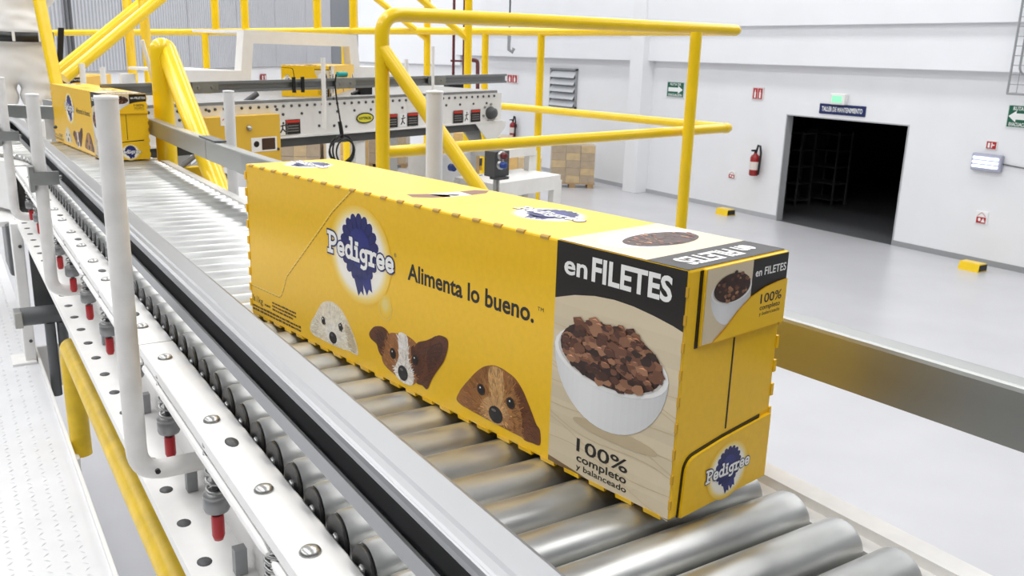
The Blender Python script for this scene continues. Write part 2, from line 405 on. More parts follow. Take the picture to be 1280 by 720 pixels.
# ---------------------------------------------------------------- things on the side wall
def wallpt(x, y, off=0.0): return atx(x, y, WX-off)
def wdecal(x, y, off): return Decal(wallpt(x, y, off), (0, -1, 0), (0, 0, 1), (-1, 0, 0), 0.004)
def wsize(x0, y0, x1, y1):
    a = wallpt(x0, (y0+y1)/2); b = wallpt(x1, (y0+y1)/2); c = wallpt((x0+x1)/2, y0); d = wallpt((x0+x1)/2, y1)
    return abs(a.y-b.y), abs(c.z-d.z)
def sign(name, label, cat, x0, y0, x1, y1, border, base, draw, group=None, off=0.02):
    ww, hh = wsize(x0, y0, x1, y1); c = wallpt((x0+x1)/2, (y0+y1)/2)
    t = thing(name, label, cat, (WX-off, c.y, c.z-hh/2), 0, group)
    MB().bbox((WX-off, c.y-ww/2, c.z-hh/2), (WX-0.001, c.y+ww/2, c.z+hh/2), 0.004).build('sign_plate', mat('sign_plate', border, 0.4), t)
    d = Decal((WX-off, c.y+ww/2, c.z-hh/2), (0, -1, 0), (0, 0, 1), (-1, 0, 0), 0.002)
    if base: d.rect(ww*0.04, hh*0.05, ww*0.96, hh*0.95, base, 1)
    draw(d, ww, hh); d.done('sign_print', t); return t
GR = (0, 92, 66); WH = (240, 242, 240); RD = (178, 30, 36); BL = (20, 36, 92)
def evac(right):
    def f(d, w_, h_):
        y = h_*0.5; a = h_*0.13
        if right: P = [(w_*0.10, y-a), (w_*0.66, y-a), (w_*0.66, y-a*1.9), (w_*0.92, y), (w_*0.66, y+a*1.9), (w_*0.66, y+a), (w_*0.10, y+a)]
        else: P = [(w_*0.06, y), (w_*0.34, y-a*1.9), (w_*0.34, y-a), (w_*0.92, y-a), (w_*0.92, y+a), (w_*0.34, y+a), (w_*0.34, y+a*1.9)]
        d.add([d.P(x, yy, 2) for x, yy in P], [(0, 1, 5, 6), (2, 3, 4)] if right else [(0, 1, 6), (2, 3, 4, 5)], 0, False, WH)
        d.text('RUTA DE', w_*0.2, h_*0.76, h_*0.15, WH, 2, w_*0.6, 0.02); d.text('EVACUACIÓN', w_*0.12, h_*0.09, h_*0.15, WH, 2, w_*0.76, 0.02)
    return f
sign('evacuation_sign', 'green evacuation route sign with arrow pointing to the workshop door', 'sign', 834, 102, 856, 122, (214, 220, 218), GR, evac(True))
sign('evacuation_sign', 'green evacuation route sign with white arrow below the caged lamp', 'sign', 1259, 131, 1294, 161, (220, 226, 224), GR, evac(False))
def redsign(d, w_, h_):
    d.rect(w_*0.08, h_*0.08, w_*0.48, h_*0.92, RD, 2); d.rect(w_*0.52, h_*0.08, w_*0.92, h_*0.92, RD, 2)
    for x in (0.16, 0.60):
        d.rect(w_*(x+0.05), h_*0.16, w_*(x+0.19), h_*0.62, WH, 3); d.rect(w_*(x+0.09), h_*0.62, w_*(x+0.15), h_*0.80, WH, 3)
def redsign2(d, w_, h_):
    d.rect(0.06*w_, 0.08*h_, 0.94*w_, 0.92*h_, RD, 2); d.rect(0.2*w_, 0.2*h_, 0.38*w_, 0.75*h_, WH, 3); d.rect(0.5*w_, 0.2*h_, 0.6*w_, 0.8*h_, WH, 3); d.rect(0.6*w_, 0.45*h_, 0.8*w_, 0.6*h_, WH, 3)
def redflag(d, w_, h_):
    d.rect(0.10*w_, 0.05*h_, 0.9*w_, 0.55*h_, RD, 2); d.ell(0.36*w_, 0.34*h_, 0.12*w_, 0.14*h_, WH, 3, 12); d.poly([(0.5*w_, 0.15*h_), (0.85*w_, 0.15*h_), (0.68*w_, 0.5*h_)], WH, 3)
    d.stroke([(0.15*w_, 0.62*h_), (0.5*w_, 0.92*h_), (0.85*w_, 0.62*h_)], 0.05*w_, (200, 120, 120), 2)
sign('fire_extinguisher_sign', 'red and white extinguisher sign above the wall extinguisher beside the workshop door', 'sign', 941, 109, 955, 125, (222, 214, 214), (230, 224, 224), redsign)
sign('fire_extinguisher_sign', 'red and white sign on the side wall above the far extinguisher', 'sign', 634, 93, 648, 104, (222, 214, 214), (230, 224, 224), redsign)
sign('fire_hydrant_sign', 'small red sign above the emergency light on the side wall', 'sign', 1233, 176, 1247, 187, WH, None, redsign2)
sign('fire_alarm_sign', 'small red sticker low on the wall under the emergency light', 'sign', 1220, 264, 1235, 280, WH, None, redflag)
sign('fire_alarm_sign', 'small red sticker low on the wall near the extinguisher by the door', 'sign', 911, 214, 920, 223, WH, None, redflag)
def taller(d, w_, h_): d.text('TALLER DE MANTENIMIENTO', w_*0.06, h_*0.28, h_*0.45, WH, 2, w_*0.88, 0.02)
sign('workshop_sign', 'dark blue nameplate with white lettering above the workshop door', 'sign', 1024, 131, 1082, 144, BL, BL, taller)
# green lit exit lamp over the door
c = wallpt(1051, 124); ww, hh = wsize(1042, 117, 1061, 131)
t = thing('exit_lamp', 'small white exit lamp glowing green over the workshop door', 'lamp', (WX-0.1, c.y, c.z-hh/2))
MB().bbox((WX-0.12, c.y-ww/2, c.z-hh/2), (WX-0.001, c.y+ww/2, c.z+hh/2), 0.02).build('housing', 'white', t)
MB().box((WX-0.126, c.y-ww*0.33, c.z-hh*0.3), (WX-0.118, c.y+ww*0.33, c.z+hh*0.3)).build('lit_panel', 'exitglow', t)
# emergency light with bright tubes and a cable
c = wallpt(1236, 203); ww, hh = wsize(1217, 192, 1255, 214)
t = thing('emergency_light', 'silver emergency light with bright tubes mounted beside the workshop door', 'lamp', (WX-0.12, c.y, c.z-hh/2))
MB().bbox((WX-0.10, c.y-ww/2, c.z-hh/2), (WX-0.001, c.y+ww/2, c.z+hh/2), 0.02).build('housing', mat('grey_lamp_housing', (168, 170, 186), 0.4), t)
for k in (-0.24, 0.0, 0.24):
    MB().tube([(WX-0.115, c.y-ww*0.42, c.z+hh*k), (WX-0.115, c.y+ww*0.42, c.z+hh*k)], hh*0.075, 10).build('light_tube', 'lampglow', t)
q = wallpt(1300, 222)
MB().tube([(WX-0.03, c.y-ww/2, c.z), (WX-0.03, c.y-ww/2-0.25, c.z-0.02), (WX-0.03, q.y+0.2, q.z+0.12), (WX-0.03, q.y, q.z)], 0.012, 6).build('power_cable', 'grey', t)
# fire extinguishers
def extinguisher(x, ytop, ybot, X, label, r=0.1):
    c = atx(x, ybot, X); z1 = atx(x, ytop, X).z; h = z1-c.z; px = X-r-0.03
    t = thing('fire_extinguisher', label, 'fire extinguisher', (px, c.y, c.z), 0, 'wall fire extinguishers')
    MB().lathe([(r*0.86, 0), (r, h*0.04), (r, h*0.66), (r*0.8, h*0.74), (r*0.35, h*0.80), (r*0.3, h*0.84)], (px, c.y, c.z), seg=18).build('cylinder', 'redpaint', t)
    MB().lathe([(r*1.01, h*0.22), (r*1.01, h*0.52)], (px, c.y, c.z), seg=18).build('paper_label', mat('extinguisher_label', (224, 214, 206), 0.6), t)
    v = MB(); v.lathe([(r*0.3, h*0.84), (r*0.34, h*0.88), (r*0.3, h*0.92)], (px, c.y, c.z), seg=12); v.box((px-r*1.2, c.y-0.02, c.z+h*0.9), (px+0.02, c.y+0.02, c.z+h*0.96)); v.build('valve_handle', 'black', t)
    MB().tube([(px, c.y-0.02, c.z+h*0.88), (px, c.y-r*0.5, c.z+h*1.12), (px, c.y-r*1.1, c.z+h*1.1), (px, c.y-r*1.45, c.z+h*0.86), (px, c.y-r*1.3, c.z+h*0.3), (px, c.y-r*1.2, c.z+h*0.05)], 0.024, 8).build('hose', 'black', t)
    MB().box((px+r, c.y-0.03, c.z+h*0.5), (X, c.y+0.03, c.z+h*0.7)).build('wall_bracket', 'dgrey', t)
extinguisher(947, 185, 219, WX, 'red fire extinguisher hung on the wall beside the dark workshop door', 0.105)
extinguisher(645, 148, 171, WX, 'dark fire extinguisher hung far down the wall above the stacked cartons', 0.10)
# louvred vent
M['slatgrey'] = mat('slat_grey', (190, 193, 197), 0.45)
c = wallpt(705, 110); ww, hh = wsize(689, 86, 722, 135)
t = thing('louvre_vent', 'grey louvred air vent set in the white side wall', 'vent', (WX, c.y, c.z-hh/2))
fr = MB(); b_ = 0.05
for a_, b2 in (((-ww/2, -hh/2), (ww/2, -hh/2+b_)), ((-ww/2, hh/2-b_), (ww/2, hh/2)), ((-ww/2, -hh/2), (-ww/2+b_, hh/2)), ((ww/2-b_, -hh/2), (ww/2, hh/2))):
    fr.box((WX-0.06, c.y+a_[0], c.z+a_[1]), (WX-0.001, c.y+b2[0], c.z+b2[1]))
fr.build('frame', 'shelf', t)
MB().box((WX-0.012, c.y-ww/2+b_, c.z-hh/2+b_), (WX-0.001, c.y+ww/2-b_, c.z+hh/2-b_)).build('backing', 'grey', t)
for k in range(5):
    z = c.z-hh/2+b_+(hh-2*b_)*(k+0.5)/5; s_ = (hh-2*b_)/5*0.42
    MB().obox((WX-0.06, c.y, z), (0.012, 0, 0.02), (0, ww/2-b_, 0), (0.05, 0, s_)).build('slat', M['slatgrey'], t)
# yellow wheel stops on the floor
for (x0, x1, y, lab) in ((899, 918, 265, 'yellow wheel stop on the floor below the wall extinguisher'), (1203, 1231, 334, 'yellow wheel stop on the floor under the emergency light')):
    a = atz(x0, y+2, FZ); b = atz(x1, y+4, FZ); m_ = (a+b)/2; L = (a-b).length*0.5; cx = m_.x-0.05
    t = thing('wheel_stop', lab, 'wheel stop', (cx, m_.y, FZ), 0, 'wheel stops')
    MB().sweep([(-0.14, 0), (0.14, 0), (0.10, 0.14), (-0.10, 0.14)], (1, 0, 0), (0, 0, 1), (cx, m_.y-L, FZ), (cx, m_.y+L, FZ)).build('block', 'yellow', t)
    MB().box((cx-0.11, m_.y-L-0.01, FZ+0.02), (cx+0.11, m_.y-L, FZ+0.12)).build('rubber_end', 'black', t)
# wire cage lamp high on the wall
X0 = WX-0.5; c0 = atx(1259, 117, X0); 
t = thing('caged_lamp', 'wall lamp in a wire cage above the green arrow sign', 'lamp', (X0, c0.y-0.5, c0.z))
z1 = c0.z+1.9; y0, y1 = c0.y, c0.y-1.3
fr = MB()
for P_ in ([(X0, y0, c0.z), (X0, y0, z1)], [(X0, y0, c0.z), (X0, y1, c0.z)], [(X0, y1, c0.z), (X0, y1, z1)], [(WX-0.25, y0, c0.z), (X0, y0, c0.z)], [(X0, y0, z1), (X0, y1, z1)], [(WX-0.25, y1, z1), (X0, y1, z1)]): fr.tube(P_, 0.02, 6)
fr.build('cage_frame', 'shelf', t)
for k in range(1, 13):
    MB().tube([(X0, y0, c0.z+0.15*k), (X0, y1, c0.z+0.15*k)], 0.006, 5).build('cage_wire', 'shelf', t)
for k in range(1, 9):
    MB().tube([(X0, y0-0.145*k, c0.z), (X0, y0-0.145*k, z1)], 0.006, 5).build('cage_wire', 'shelf', t)
MB().tube(fillet([(X0+0.1, y0-0.28, z1), (X0+0.1, y0-0.28, c0.z+0.32), (X0+0.1, y1+0.2, c0.z+0.32), (X0+0.1, y1+0.2, z1)], 0.2), 0.04, 10).build('lamp_body', 'black', t)
MB().tube(fillet([(X0+0.06, y0-0.1, z1), (X0+0.06, y0-0.1, c0.z+0.3), (X0+0.06, y1+0.1, c0.z+0.3), (X0+0.06, y1+0.1, z1)], 0.15), 0.018, 8).build('inner_hoop', 'shelf', t)
# hook hanging from above and dark red pipes near the corner
p = at(637, 30, 12); p2 = at(641, 64, 12)
t = thing('hanging_hook', 'thin dark rope with a grey hook hanging before the side wall', 'hook', (p.x, p.y, p2.z))
MB().tube([(p.x, p.y, CEIL), (p.x, p.y, zat(p, 44))], 0.012, 6).build('rope', 'dgrey', t)
MB().tube([(p.x, p.y, zat(p, 44)), (p.x, p.y, zat(p, 62)), (p.x+0.04, p.y-0.02, zat(p, 65)), (p.x+0.06, p.y-0.03, zat(p, 60))], 0.025, 8).build('hook', 'shelf', t)
for (x, yb, lab) in ((567, 118, 'dark red riser pipe with valve on the back wall'), (580, 100, 'dark red riser pipe in the corner beside the valve pipe')):
    p = at(x, 60, 27.5)
    t = thing('riser_pipe', lab, 'pipe', (p.x, p.y, zat(p, yb)), 0, 'dark red pipes in the far corner')
    zb = zat(p, yb); MB().tube([(p.x, p.y, zb), (p.x, p.y, CEIL)], 0.045, 8).build('pipe', 'redpipe', t)
    if x == 567:
        z = zat(p, 76); MB().tube([(p.x-0.1, p.y, z), (p.x+0.25, p.y-0.1, z)], 0.03, 8).build('valve_arm', 'redpipe', t)
        z = zat(p, 106); MB().box((p.x-0.28, p.y-0.2, z-0.22), (p.x+0.28, p.y+0.1, z+0.06)).build('valve_box', 'black', t)
p = at(590, 75, 27); q = at(597, 76, 27); r_ = at(597, 118, 27)
tag(MB().tube(fillet([p, q, r_], 0.15), 0.06, 8).build('elbow_pipe', 'redpipe'), 'short dark red elbow pipe low in the far corner', 'pipe')
# twin red sign on the corrugated wall's white plinth
c = on_part(326)+cn*0.03
t = thing('hydrant_sign', 'pair of red and white signs on the white plinth below the corrugated wall', 'sign', (c.x, c.y, zat(c, 101)))
for s_ in (-1, 1):
    o_ = c+cd_*(s_*0.075); z0, z1 = zat(c, 101.5), zat(c, 92.5)
    MB().obox((o_.x, o_.y, (z0+z1)/2), cd_*0.065, cn*0.01, (0, 0, (z1-z0)/2)).build('sign_plate', mat('sign_red', (150, 30, 34), 0.4), t)
    MB().obox((o_.x+cn.x*0.012, o_.y+cn.y*0.012, (z0+z1)/2), cd_*0.022, cn*0.002, (0, 0, (z1-z0)*0.28)).build('sign_symbol', 'white', t)

# ---------------------------------------------------------------- pallets and wrapped cartons on the hall floor
def pallet_load(x0, x1, ytop, ybot, depth, cols, rows, m, label, base=True, group='wrapped pallet loads', red=None, t_=None):
    a = atz(x0, ybot, FZ) if t_ is None else at(x0, ybot, t_)
    b = at(x1, ybot, (a-CAM).dot(fwd)); d = Vector((b.x-a.x, b.y-a.y, 0)); L = d.length; d.normalize(); n = Vector((-d.y, d.x, 0))
    if n.dot(a-CAM) < 0: n = -n
    a.z = FZ; z0 = FZ; z1 = zat(a, ytop)
    t = thing('pallet_load', label, 'pallet', (a.x+d.x*L/2, a.y+d.y*L/2, z0), 0, group)
    zb = z0
    if base:
        for k in range(3): MB().obox(a+d*(L*(0.08+0.42*k))+n*depth/2+Vector((0, 0, 0.05)), d*L*0.07, n*depth/2, (0, 0, 0.05)).build('pallet_block', 'wood', t)
        MB().obox(a+d*L/2+n*depth/2+Vector((0, 0, 0.115)), d*L*0.52, n*depth*0.52, (0, 0, 0.015)).build('pallet_deck', 'wood', t); zb = z0+0.13
    rows = max(rows, round((z1-zb)/0.3)); cw, ch = L/cols, (z1-zb)/rows; dn = 2
    for i in range(cols):
        for j in range(rows):
            for k in range(dn):
                if 0 < i < cols-1 and 0 < k and j < rows-1: continue
                MB().obox(a+d*cw*(i+0.5)+n*depth*(k+0.5)/dn+Vector((0, 0, zb-z0+ch*(j+0.5))), d*cw*0.485, n*depth/dn*0.485, (0, 0, ch*0.485)).build('carton', m[(i+j*2+k) % len(m)], t)
    MB().obox(a+d*L/2+n*depth/2+Vector((0, 0, (zb+z1)/2-z0)), d*(L/2+0.01), n*(depth/2+0.01), (0, 0, (z1-zb)/2+0.01)).build('stretch_film', 'wrap', t)
    if red:
        MB().obox(a+d*L*red-n*0.02+Vector((0, 0, (zb+z1)/2-z0)), (d+Vector((0, 0, 1)))*0.09, n*0.004, (d-Vector((0, 0, 1)))*0.07).build('red_label', mat('red_label', (214, 58, 40), 0.5), t)
    return t
pallet_load(688, 742, 181, 234, 0.55, 3, 5, ['pcart2', 'pcart', 'pcart2'], 'tall wrapped pallet of beige cartons on the hall floor by the wall', red=None)
pallet_load(458, 508, 166, 187, 1.0, 2, 2, ['pcart2'], 'low wrapped pallet with a red diamond label under the cross conveyor', red=0.55, t_=26)
pallet_load(405, 432, 172, 196, 0.9, 2, 3, ['pcart', 'pcarty'], 'yellow cartons on a pallet behind the coiled black cable', t_=17)
pallet_load(440, 455, 160, 187, 0.8, 1, 4, ['pcart', 'pcarty'], 'narrow column of tan cartons beside the low wrapped pallet', t_=24)
pallet_load(632, 676, 196, 222, 0.9, 3, 3, ['pcarty', 'pcart'], 'pallet of yellow cartons seen under the white step', red=0.35, t_=15)
pallet_load(566, 590, 166, 180, 0.8, 2, 2, ['pcarty', 'pcart'], 'yellow cartons with red label seen under the conveyor end plate', red=0.5, t_=16)
pallet_load(592, 640, 172, 200, 0.8, 3, 3, ['pcart', 'pcart2'], 'tan wrapped cartons behind the conveyor end bracket', t_=17)
pallet_load(350, 400, 176, 196, 0.9, 3, 2, ['pcart2', 'pcart'], 'flat tan cartons on a pallet below the yellow guard box', t_=17)
# ================================================================ walkway on the near side
pe = 0.176
t = thing('walkway_platform', 'white diamond plate walkway running along the near conveyor legs', 'platform', (-1.0, 1.5, PZ))
MB().box((-2.6, -2.5, PZ-0.012), (pe, 9.0, PZ)).build('deck_plate', 'plate', t)
ridge = MB()
for i in range(26):
    for j in range(150):
        x = pe-0.035-i*0.03; y = 0.9+j*0.022
        a = math.radians(45 if (i+j) % 2 else -45); dx, dy = math.cos(a)*0.0085, math.sin(a)*0.0085
        ridge.add([(x-dx, y-dy, PZ), (x+dy*0.25, y-dx*0.25, PZ), (x+dx, y+dy, PZ), (x-dy*0.25, y+dx*0.25, PZ), (x, y, PZ+0.0022)], [(0, 1, 4), (1, 2, 4), (2, 3, 4), (3, 0, 4)])
rd = ridge.build('tread_ridges', 'plate', t); rd['kind'] = 'stuff'
MB().bbox((pe, -2.5, PZ-0.14), (pe+0.008, 3.05, PZ+0.012), 0.002).build('edge_plate', 'white', t)
MB().box((pe, 3.05, PZ-0.14), (pe+0.16, 3.06, PZ+0.0)).build('end_plate', 'white', t)
MB().box((pe-2.4, -2.4, PZ-0.2), (pe-2.3, 8.9, PZ-0.012)).build('support_beam', 'grey', t)
for (x, y) in ((-2.35, 1), (-2.35, 6), (-0.6, 6.5), (-0.6, -2)): MB().box((x-0.05, y-0.05, FZ), (x+0.05, y+0.05, PZ-0.012)).build('support_post', 'white', t)
# near yellow rail below the conveyor
t = thing('handrail', 'worn yellow pipe handrail running low beside the white walkway edge', 'handrail', (0.21, 2.2, PZ))
YZ = -0.345
MB().tube(fillet([(0.203, -0.6, YZ), (0.203, 2.22, YZ), (0.207, 2.22, PZ-0.03)], 0.05, 8), 0.0235, 18).build('top_rail', 'yellowworn', t)
MB().tube([(0.203, -0.6, YZ), (0.203, -0.6, PZ-0.03)], 0.0235, 18).build('post', 'yellowworn', t)
for y in (2.22, -0.6):
    MB().bbox((pe+0.008, y-0.045, PZ-0.12), (pe+0.022, y+0.045, PZ-0.02), 0.003).build('base_bracket', 'white', t)
    MB().lathe([(0.012, 0), (0.012, 0.03)], (pe+0.0, y+0.06, PZ-0.06), (1, 0, 0), 6).build('bolt', 'zinc', t)

# ================================================================ main roller conveyor
RD_, PITCH_ = 0.0212, 0.0505
RX0, RX1 = 0.226, 0.564
CV = thing('roller_conveyor', 'long steel roller conveyor with white frame carrying the yellow cartons', 'conveyor', (0.39, 1.4, PZ))
rm_ = MB().lathe([(RD_*0.93, 0), (RD_, 0.004), (RD_, RX1-RX0-0.004), (RD_*0.93, RX1-RX0)], (0, 0, 0), (1, 0, 0), 26)
roll_me = rm_.mesh('roller', 'steel')
cp = MB(); cp.lathe([(RD_*0.90, 0), (RD_*0.90, 0.003), (RD_*0.62, 0.004), (RD_*0.60, 0.001)], (-0.0035, 0, 0), (1, 0, 0), 20); cp.lathe([(0.004, -0.0055), (0.0052, -0.004), (0.0052, 0.003)], (0, 0, 0), (1, 0, 0), 10, 1, True)
cap_me = cp.mesh('bearing_cap', ['cap', 'zinc'])
ry = -0.28; ROLL_Y = []
while ry < 3.0:
    o = put('roller', roll_me, CV, (RX0, ry, -RD_)); o.rotation_euler.x = random.uniform(0, 6.28)
    c_ = bpy.data.objects.new('bearing_cap', cap_me); COL.objects.link(c_); c_.parent = o
    ROLL_Y.append(ry); ry += PITCH_
# curve to the left at the far end
ACX, ACY = -0.25, 3.02
def arc(r, a): return Vector((ACX+r*math.cos(a), ACY+r*math.sin(a), 0))
na = 22
for k in range(na):
    a = (k+0.5)/na*math.radians(95)
    p0 = arc(RX0-ACX, a); p1 = arc(RX1-ACX, a)
    mb = MB().tube([Vector((p0.x, p0.y, -0.016)), Vector((p1.x, p1.y, -RD_))], [0.015, RD_], 14); mb.build('roller', 'steel', CV)
# near frame channel
fz = -0.018
def frame_bar(prof, m, name, y0, y1, bev=False):
    mb = MB().sweep(prof, (1, 0, 0), (0, 0, 1), (0, y0, 0), (0, y1, 0)); return mb.build(name, m, CV)
for (y0, y1) in ((-0.4, 1.118), (1.121, 3.0)):
    frame_bar([(0.180, fz), (0.219, fz), (0.221, fz-0.002), (0.221, fz-0.03), (0.218, fz-0.03), (0.218, fz-0.003), (0.182, fz-0.003), (0.182, fz-0.012), (0.179, fz-0.012), (0.179, fz-0.001)], 'white', 'frame_flange', y0, y1)
frame_bar([(0.221, fz-0.02), (0.226, fz-0.02), (0.226, -0.172), (0.221, -0.172)], 'white', 'frame_web', -0.4, 3.0)
frame_bar([(0.162, -0.169), (0.221, -0.169), (0.221, -0.173), (0.165, -0.173), (0.165, -0.182), (0.162, -0.182)], 'white', 'frame_foot_flange', -0.4, 3.0)
for (y0, y1) in ((-0.4, 0.60), (0.615, 1.10), (1.115, 1.60), (1.615, 2.10), (2.115, 2.60), (2.615, 3.0)):
    MB().tube([(0.180, y0, fz-0.023), (0.180, y0+0.012, fz-0.021), (0.180, y1-0.012, fz-0.021), (0.180, y1, fz-0.023)], [0.002, 0.0046, 0.0046, 0.002], 10).build('stiffener_bar', 'white', CV)
# flange bolts and slots
bolt = MB().lathe([(0.0085, 0), (0.0085, 0.0012), (0.007, 0.0034), (0.004, 0.0046), (0.0, 0.005)], (0, 0, 0), (0, 0, 1), 16).mesh('flange_bolt', 'zinc')
slot = MB().lathe([(0.0001, 0.0), (0.0075, 0.0), (0.0075, 0.0006), (0.0, 0.0007)], (0, 0, 0), (0, 0, 1), 14).mesh('flange_slot', 'dgrey')
for y in [0.44, 0.565, 0.676, 0.843, 1.055] + [1.055+0.14*k for k in range(1, 13)]:
    put('flange_bolt', bolt, CV, (0.197, y, fz))
for y in [0.783] + [1.26+0.28*k for k in range(6)]:
    o = put('flange_slot', slot, CV, (0.200, y, fz)); o.scale = (0.8, 1.5, 1)
for k in range(26):
    o = put('flange_slot', slot, CV, (0.180, 0.66+k*0.089, -0.169)); o.scale = (1, 1.2, 1)
# spring tension adjusters with red caps
def coil(r, z0, z1, turns, wr):
    n = int(turns*12); return MB().tube([(r*math.cos(2*math.pi*i/12), r*math.sin(2*math.pi*i/12), z0+(z1-z0)*i/n) for i in range(n+1)], wr, 6)
spring_me = coil(0.0088, -0.034, -0.090, 6, 0.0016).mesh('spring', 'zinc')
bigspring_me = coil(0.012, -0.05, -0.105, 8, 0.0021).mesh('spring', 'zinc')
adj_me = MB().lathe([(0.0035, -0.036), (0.0035, -0.118)], (0, 0, 0), (0, 0, 1), 10).mesh('adjuster_rod', 'grey')
col_me = MB().lathe([(0.008, -0.087), (0.0128, -0.090), (0.0128, -0.0925), (0.0118, -0.0935), (0.0128, -0.095), (0.0128, -0.106), (0.0115, -0.109), (0.004, -0.110)], (0, 0, 0), (0, 0, 1), 18).mesh('spring_collar', mat('collar_zinc', (142, 142, 142), 0.4, 0.6))
redcap_me = MB().lathe([(0.0058, -0.114), (0.0062, -0.116), (0.0062, -0.136), (0.0045, -0.141), (0.0, -0.142)], (0, 0, 0), (0, 0, 1), 14).mesh('red_end_cap', 'red')
for k, y in enumerate([0.64, 0.85, 1.06, 1.27, 1.48, 1.69, 1.90, 2.11, 2.32, 2.53, 2.74]):
    if k == 0:
        o = put('tension_adjuster', adj_me, CV, (0.206, y+0.03, 0)); c_ = bpy.data.objects.new('spring', bigspring_me); COL.objects.link(c_); c_.parent = o; continue
    o = put('tension_adjuster', adj_me, CV, (0.188, y-0.045, 0.013))
    for nm, me in (('spring', spring_me), ('spring_collar', col_me), ('red_end_cap', redcap_me)):
        c_ = bpy.data.objects.new(nm, me); COL.objects.link(c_); c_.parent = o
# small clear clips and brackets on the foot flange
for y in (0.80, 1.0, 1.27, 1.62):
    MB().box((0.200, y-0.006, -0.168), (0.212, y+0.006, -0.14)).build('clip', 'shelf', CV)
# J shaped posts on the near side that carry the guide rail
def jpost(x, y, z1, zb=-0.128, r=0.0115, clamp=False):
    MB().tube(fillet([(x, y, z1), (x, y, zb), (0.224, y, zb)], 0.03, 8), r, 18).build('rail_post', 'whiteold', CV)
    MB().lathe([(r, 0), (r*1.06, 0.001), (r*1.0, 0.004), (0.0, 0.005)], (x, y, z1), (0, 0, 1), 18).build('post_cap', 'white', CV)
    if clamp: c = MB(); c.box((x-0.012, y-0.018, 0.083), (x+0.030, y-0.0125, 0.108)); c.box((x-0.020, y-0.018, 0.070), (x-0.012, y+0.012, 0.118)); c.build('rail_clamp', 'galv', CV)
    if clamp: MB().lathe([(0.004, 0), (0.004, 0.032)], (x+0.004, y, 0.095), (1, 0, 0), 8).build('clamp_rod', 'zinc', CV)
jpost(0.147, 0.99, 0.288); jpost(0.152, 1.87, 0.246, clamp=True); jpost(0.152, 2.75, 0.245, clamp=True)
MB().lathe([(0.003, 0), (0.003, 0.004)], (0.165, 0.988-0.0135, -0.122), (0, -1, 0), 8).build('post_screw', 'black', CV)
# near guide rail: C channel open to the walkway, its inner shade made as a black strip
def guide(pts, inner_dir, z0, z1, depth, lipb, lipt, name, m='galv', mi='dark', parent=CV):
    """pts: line of the web (plan), the channel opens away from inner_dir"""
    w_ = 0.0022; out = []; dk = []
    prof = [(0, z0), (0, z1-0.004), (-0.0012, z1-0.0012), (-0.004, z1), (-depth+0.012, z1-0.0004), (-depth+0.0095, z1-0.0012), (-depth+0.005, z1-0.0015), (-depth+0.002, z1-0.0028), (-depth+0.0005, z1-0.0048), (-depth, z1-0.0075), (-depth, z1-lipt), (-depth+w_, z1-lipt), (-depth+w_+0.001, z1-w_), (-w_, z1-w_), (-w_, z0+w_), (-depth+w_, z0+w_), (-depth+w_, z0+lipb), (-depth, z0+lipb), (-depth, z0+0.002), (-depth+0.002, z0)]
    shade_strip = [(-w_-0.0005, z0+w_), (-w_-0.0005, z1-w_), (-w_-0.004, z1-w_), (-w_-0.004, z0+w_)]  # black strip that paints the shade inside the channel
    def sw(pf, mm, nm):
        mb = MB(); n = len(pf); rows = []
        for i, p in enumerate(pts):
            a = Vector(pts[max(i-1, 0)]); b = Vector(pts[min(i+1, len(pts)-1)]); d = (b-a).normalized(); q = Vector((d.y, -d.x))*inner_dir
            rows.append([(p[0]+q.x*u, p[1]+q.y*u, z) for u, z in pf])
        v = [c for r in rows for c in r]; f = []
        for i in range(len(pts)-1):
            for k in range(n): f.append((i*n+k, i*n+(k+1) % n, (i+1)*n+(k+1) % n, (i+1)*n+k))
        f += [tuple(range(n)), tuple(range(len(v)-1, len(v)-n-1, -1))]; mb.add(v, f); return mb.build(nm, mm, parent)
    g = sw(prof, m, name)
    if mi:
        l = sw(shade_strip, mi, 'channel_shade'); 
        l.parent = g; l.matrix_parent_inverse = Matrix()
    return g
straight = [(0.2195, y) for y in (-0.35, 0.5, 1.2, 2.0, 2.6, 3.02)]
inner = straight+[tuple(arc(0.2195-ACX, math.radians(a))[:2]) for a in range(8, 96, 8)]
guide(inner, 1, 0.0725, 0.115, 0.033, 0.0145, 0.0080, 'guide_rail', 'alu')
# far frame, roller side plate and guide rail
MB().sweep([(0.567, -0.02), (0.585, -0.02), (0.585, -0.011), (0.607, -0.011), (0.607, -0.015), (0.590, -0.015), (0.590, -0.172), (0.567, -0.172)], (1, 0, 0), (0, 0, 1), (0, -0.4, 0), (0, 3.02, 0)).build('frame_side', 'whiteold', CV)
oc = MB(); 
n = 20; v = []; f = []
for k in range(n+1):
    a = math.radians(95)*k/n
    for rr, z in ((0.567-ACX, -0.02), (0.600-ACX, -0.02), (0.600-ACX, -0.17), (0.567-ACX, -0.17)): p = arc(rr, a); v.append((p.x, p.y, z))
for k in range(n):
    for j in range(4): f.append((k*4+j, k*4+(j+1) % 4, k*4+4+(j+1) % 4, k*4+4+j))
oc.add(v, f); oc.build('curve_frame_side', 'whiteold', CV)
oc = MB(); v = []; f = []
for k in range(n+1):
    a = math.radians(95)*k/n
    for rr, z in ((0.18-ACX, -0.018), (0.222-ACX, -0.018), (0.222-ACX, -0.17), (0.18-ACX, -0.17)): p = arc(rr, a); v.append((p.x, p.y, z))
for k in range(n):
    for j in range(4): f.append((k*4+j, k*4+(j+1) % 4, k*4+4+(j+1) % 4, k*4+4+j))
oc.add(v, f); oc.build('curve_frame_side', 'white', CV)
RZ0, RZ1 = 0.074, 0.1215
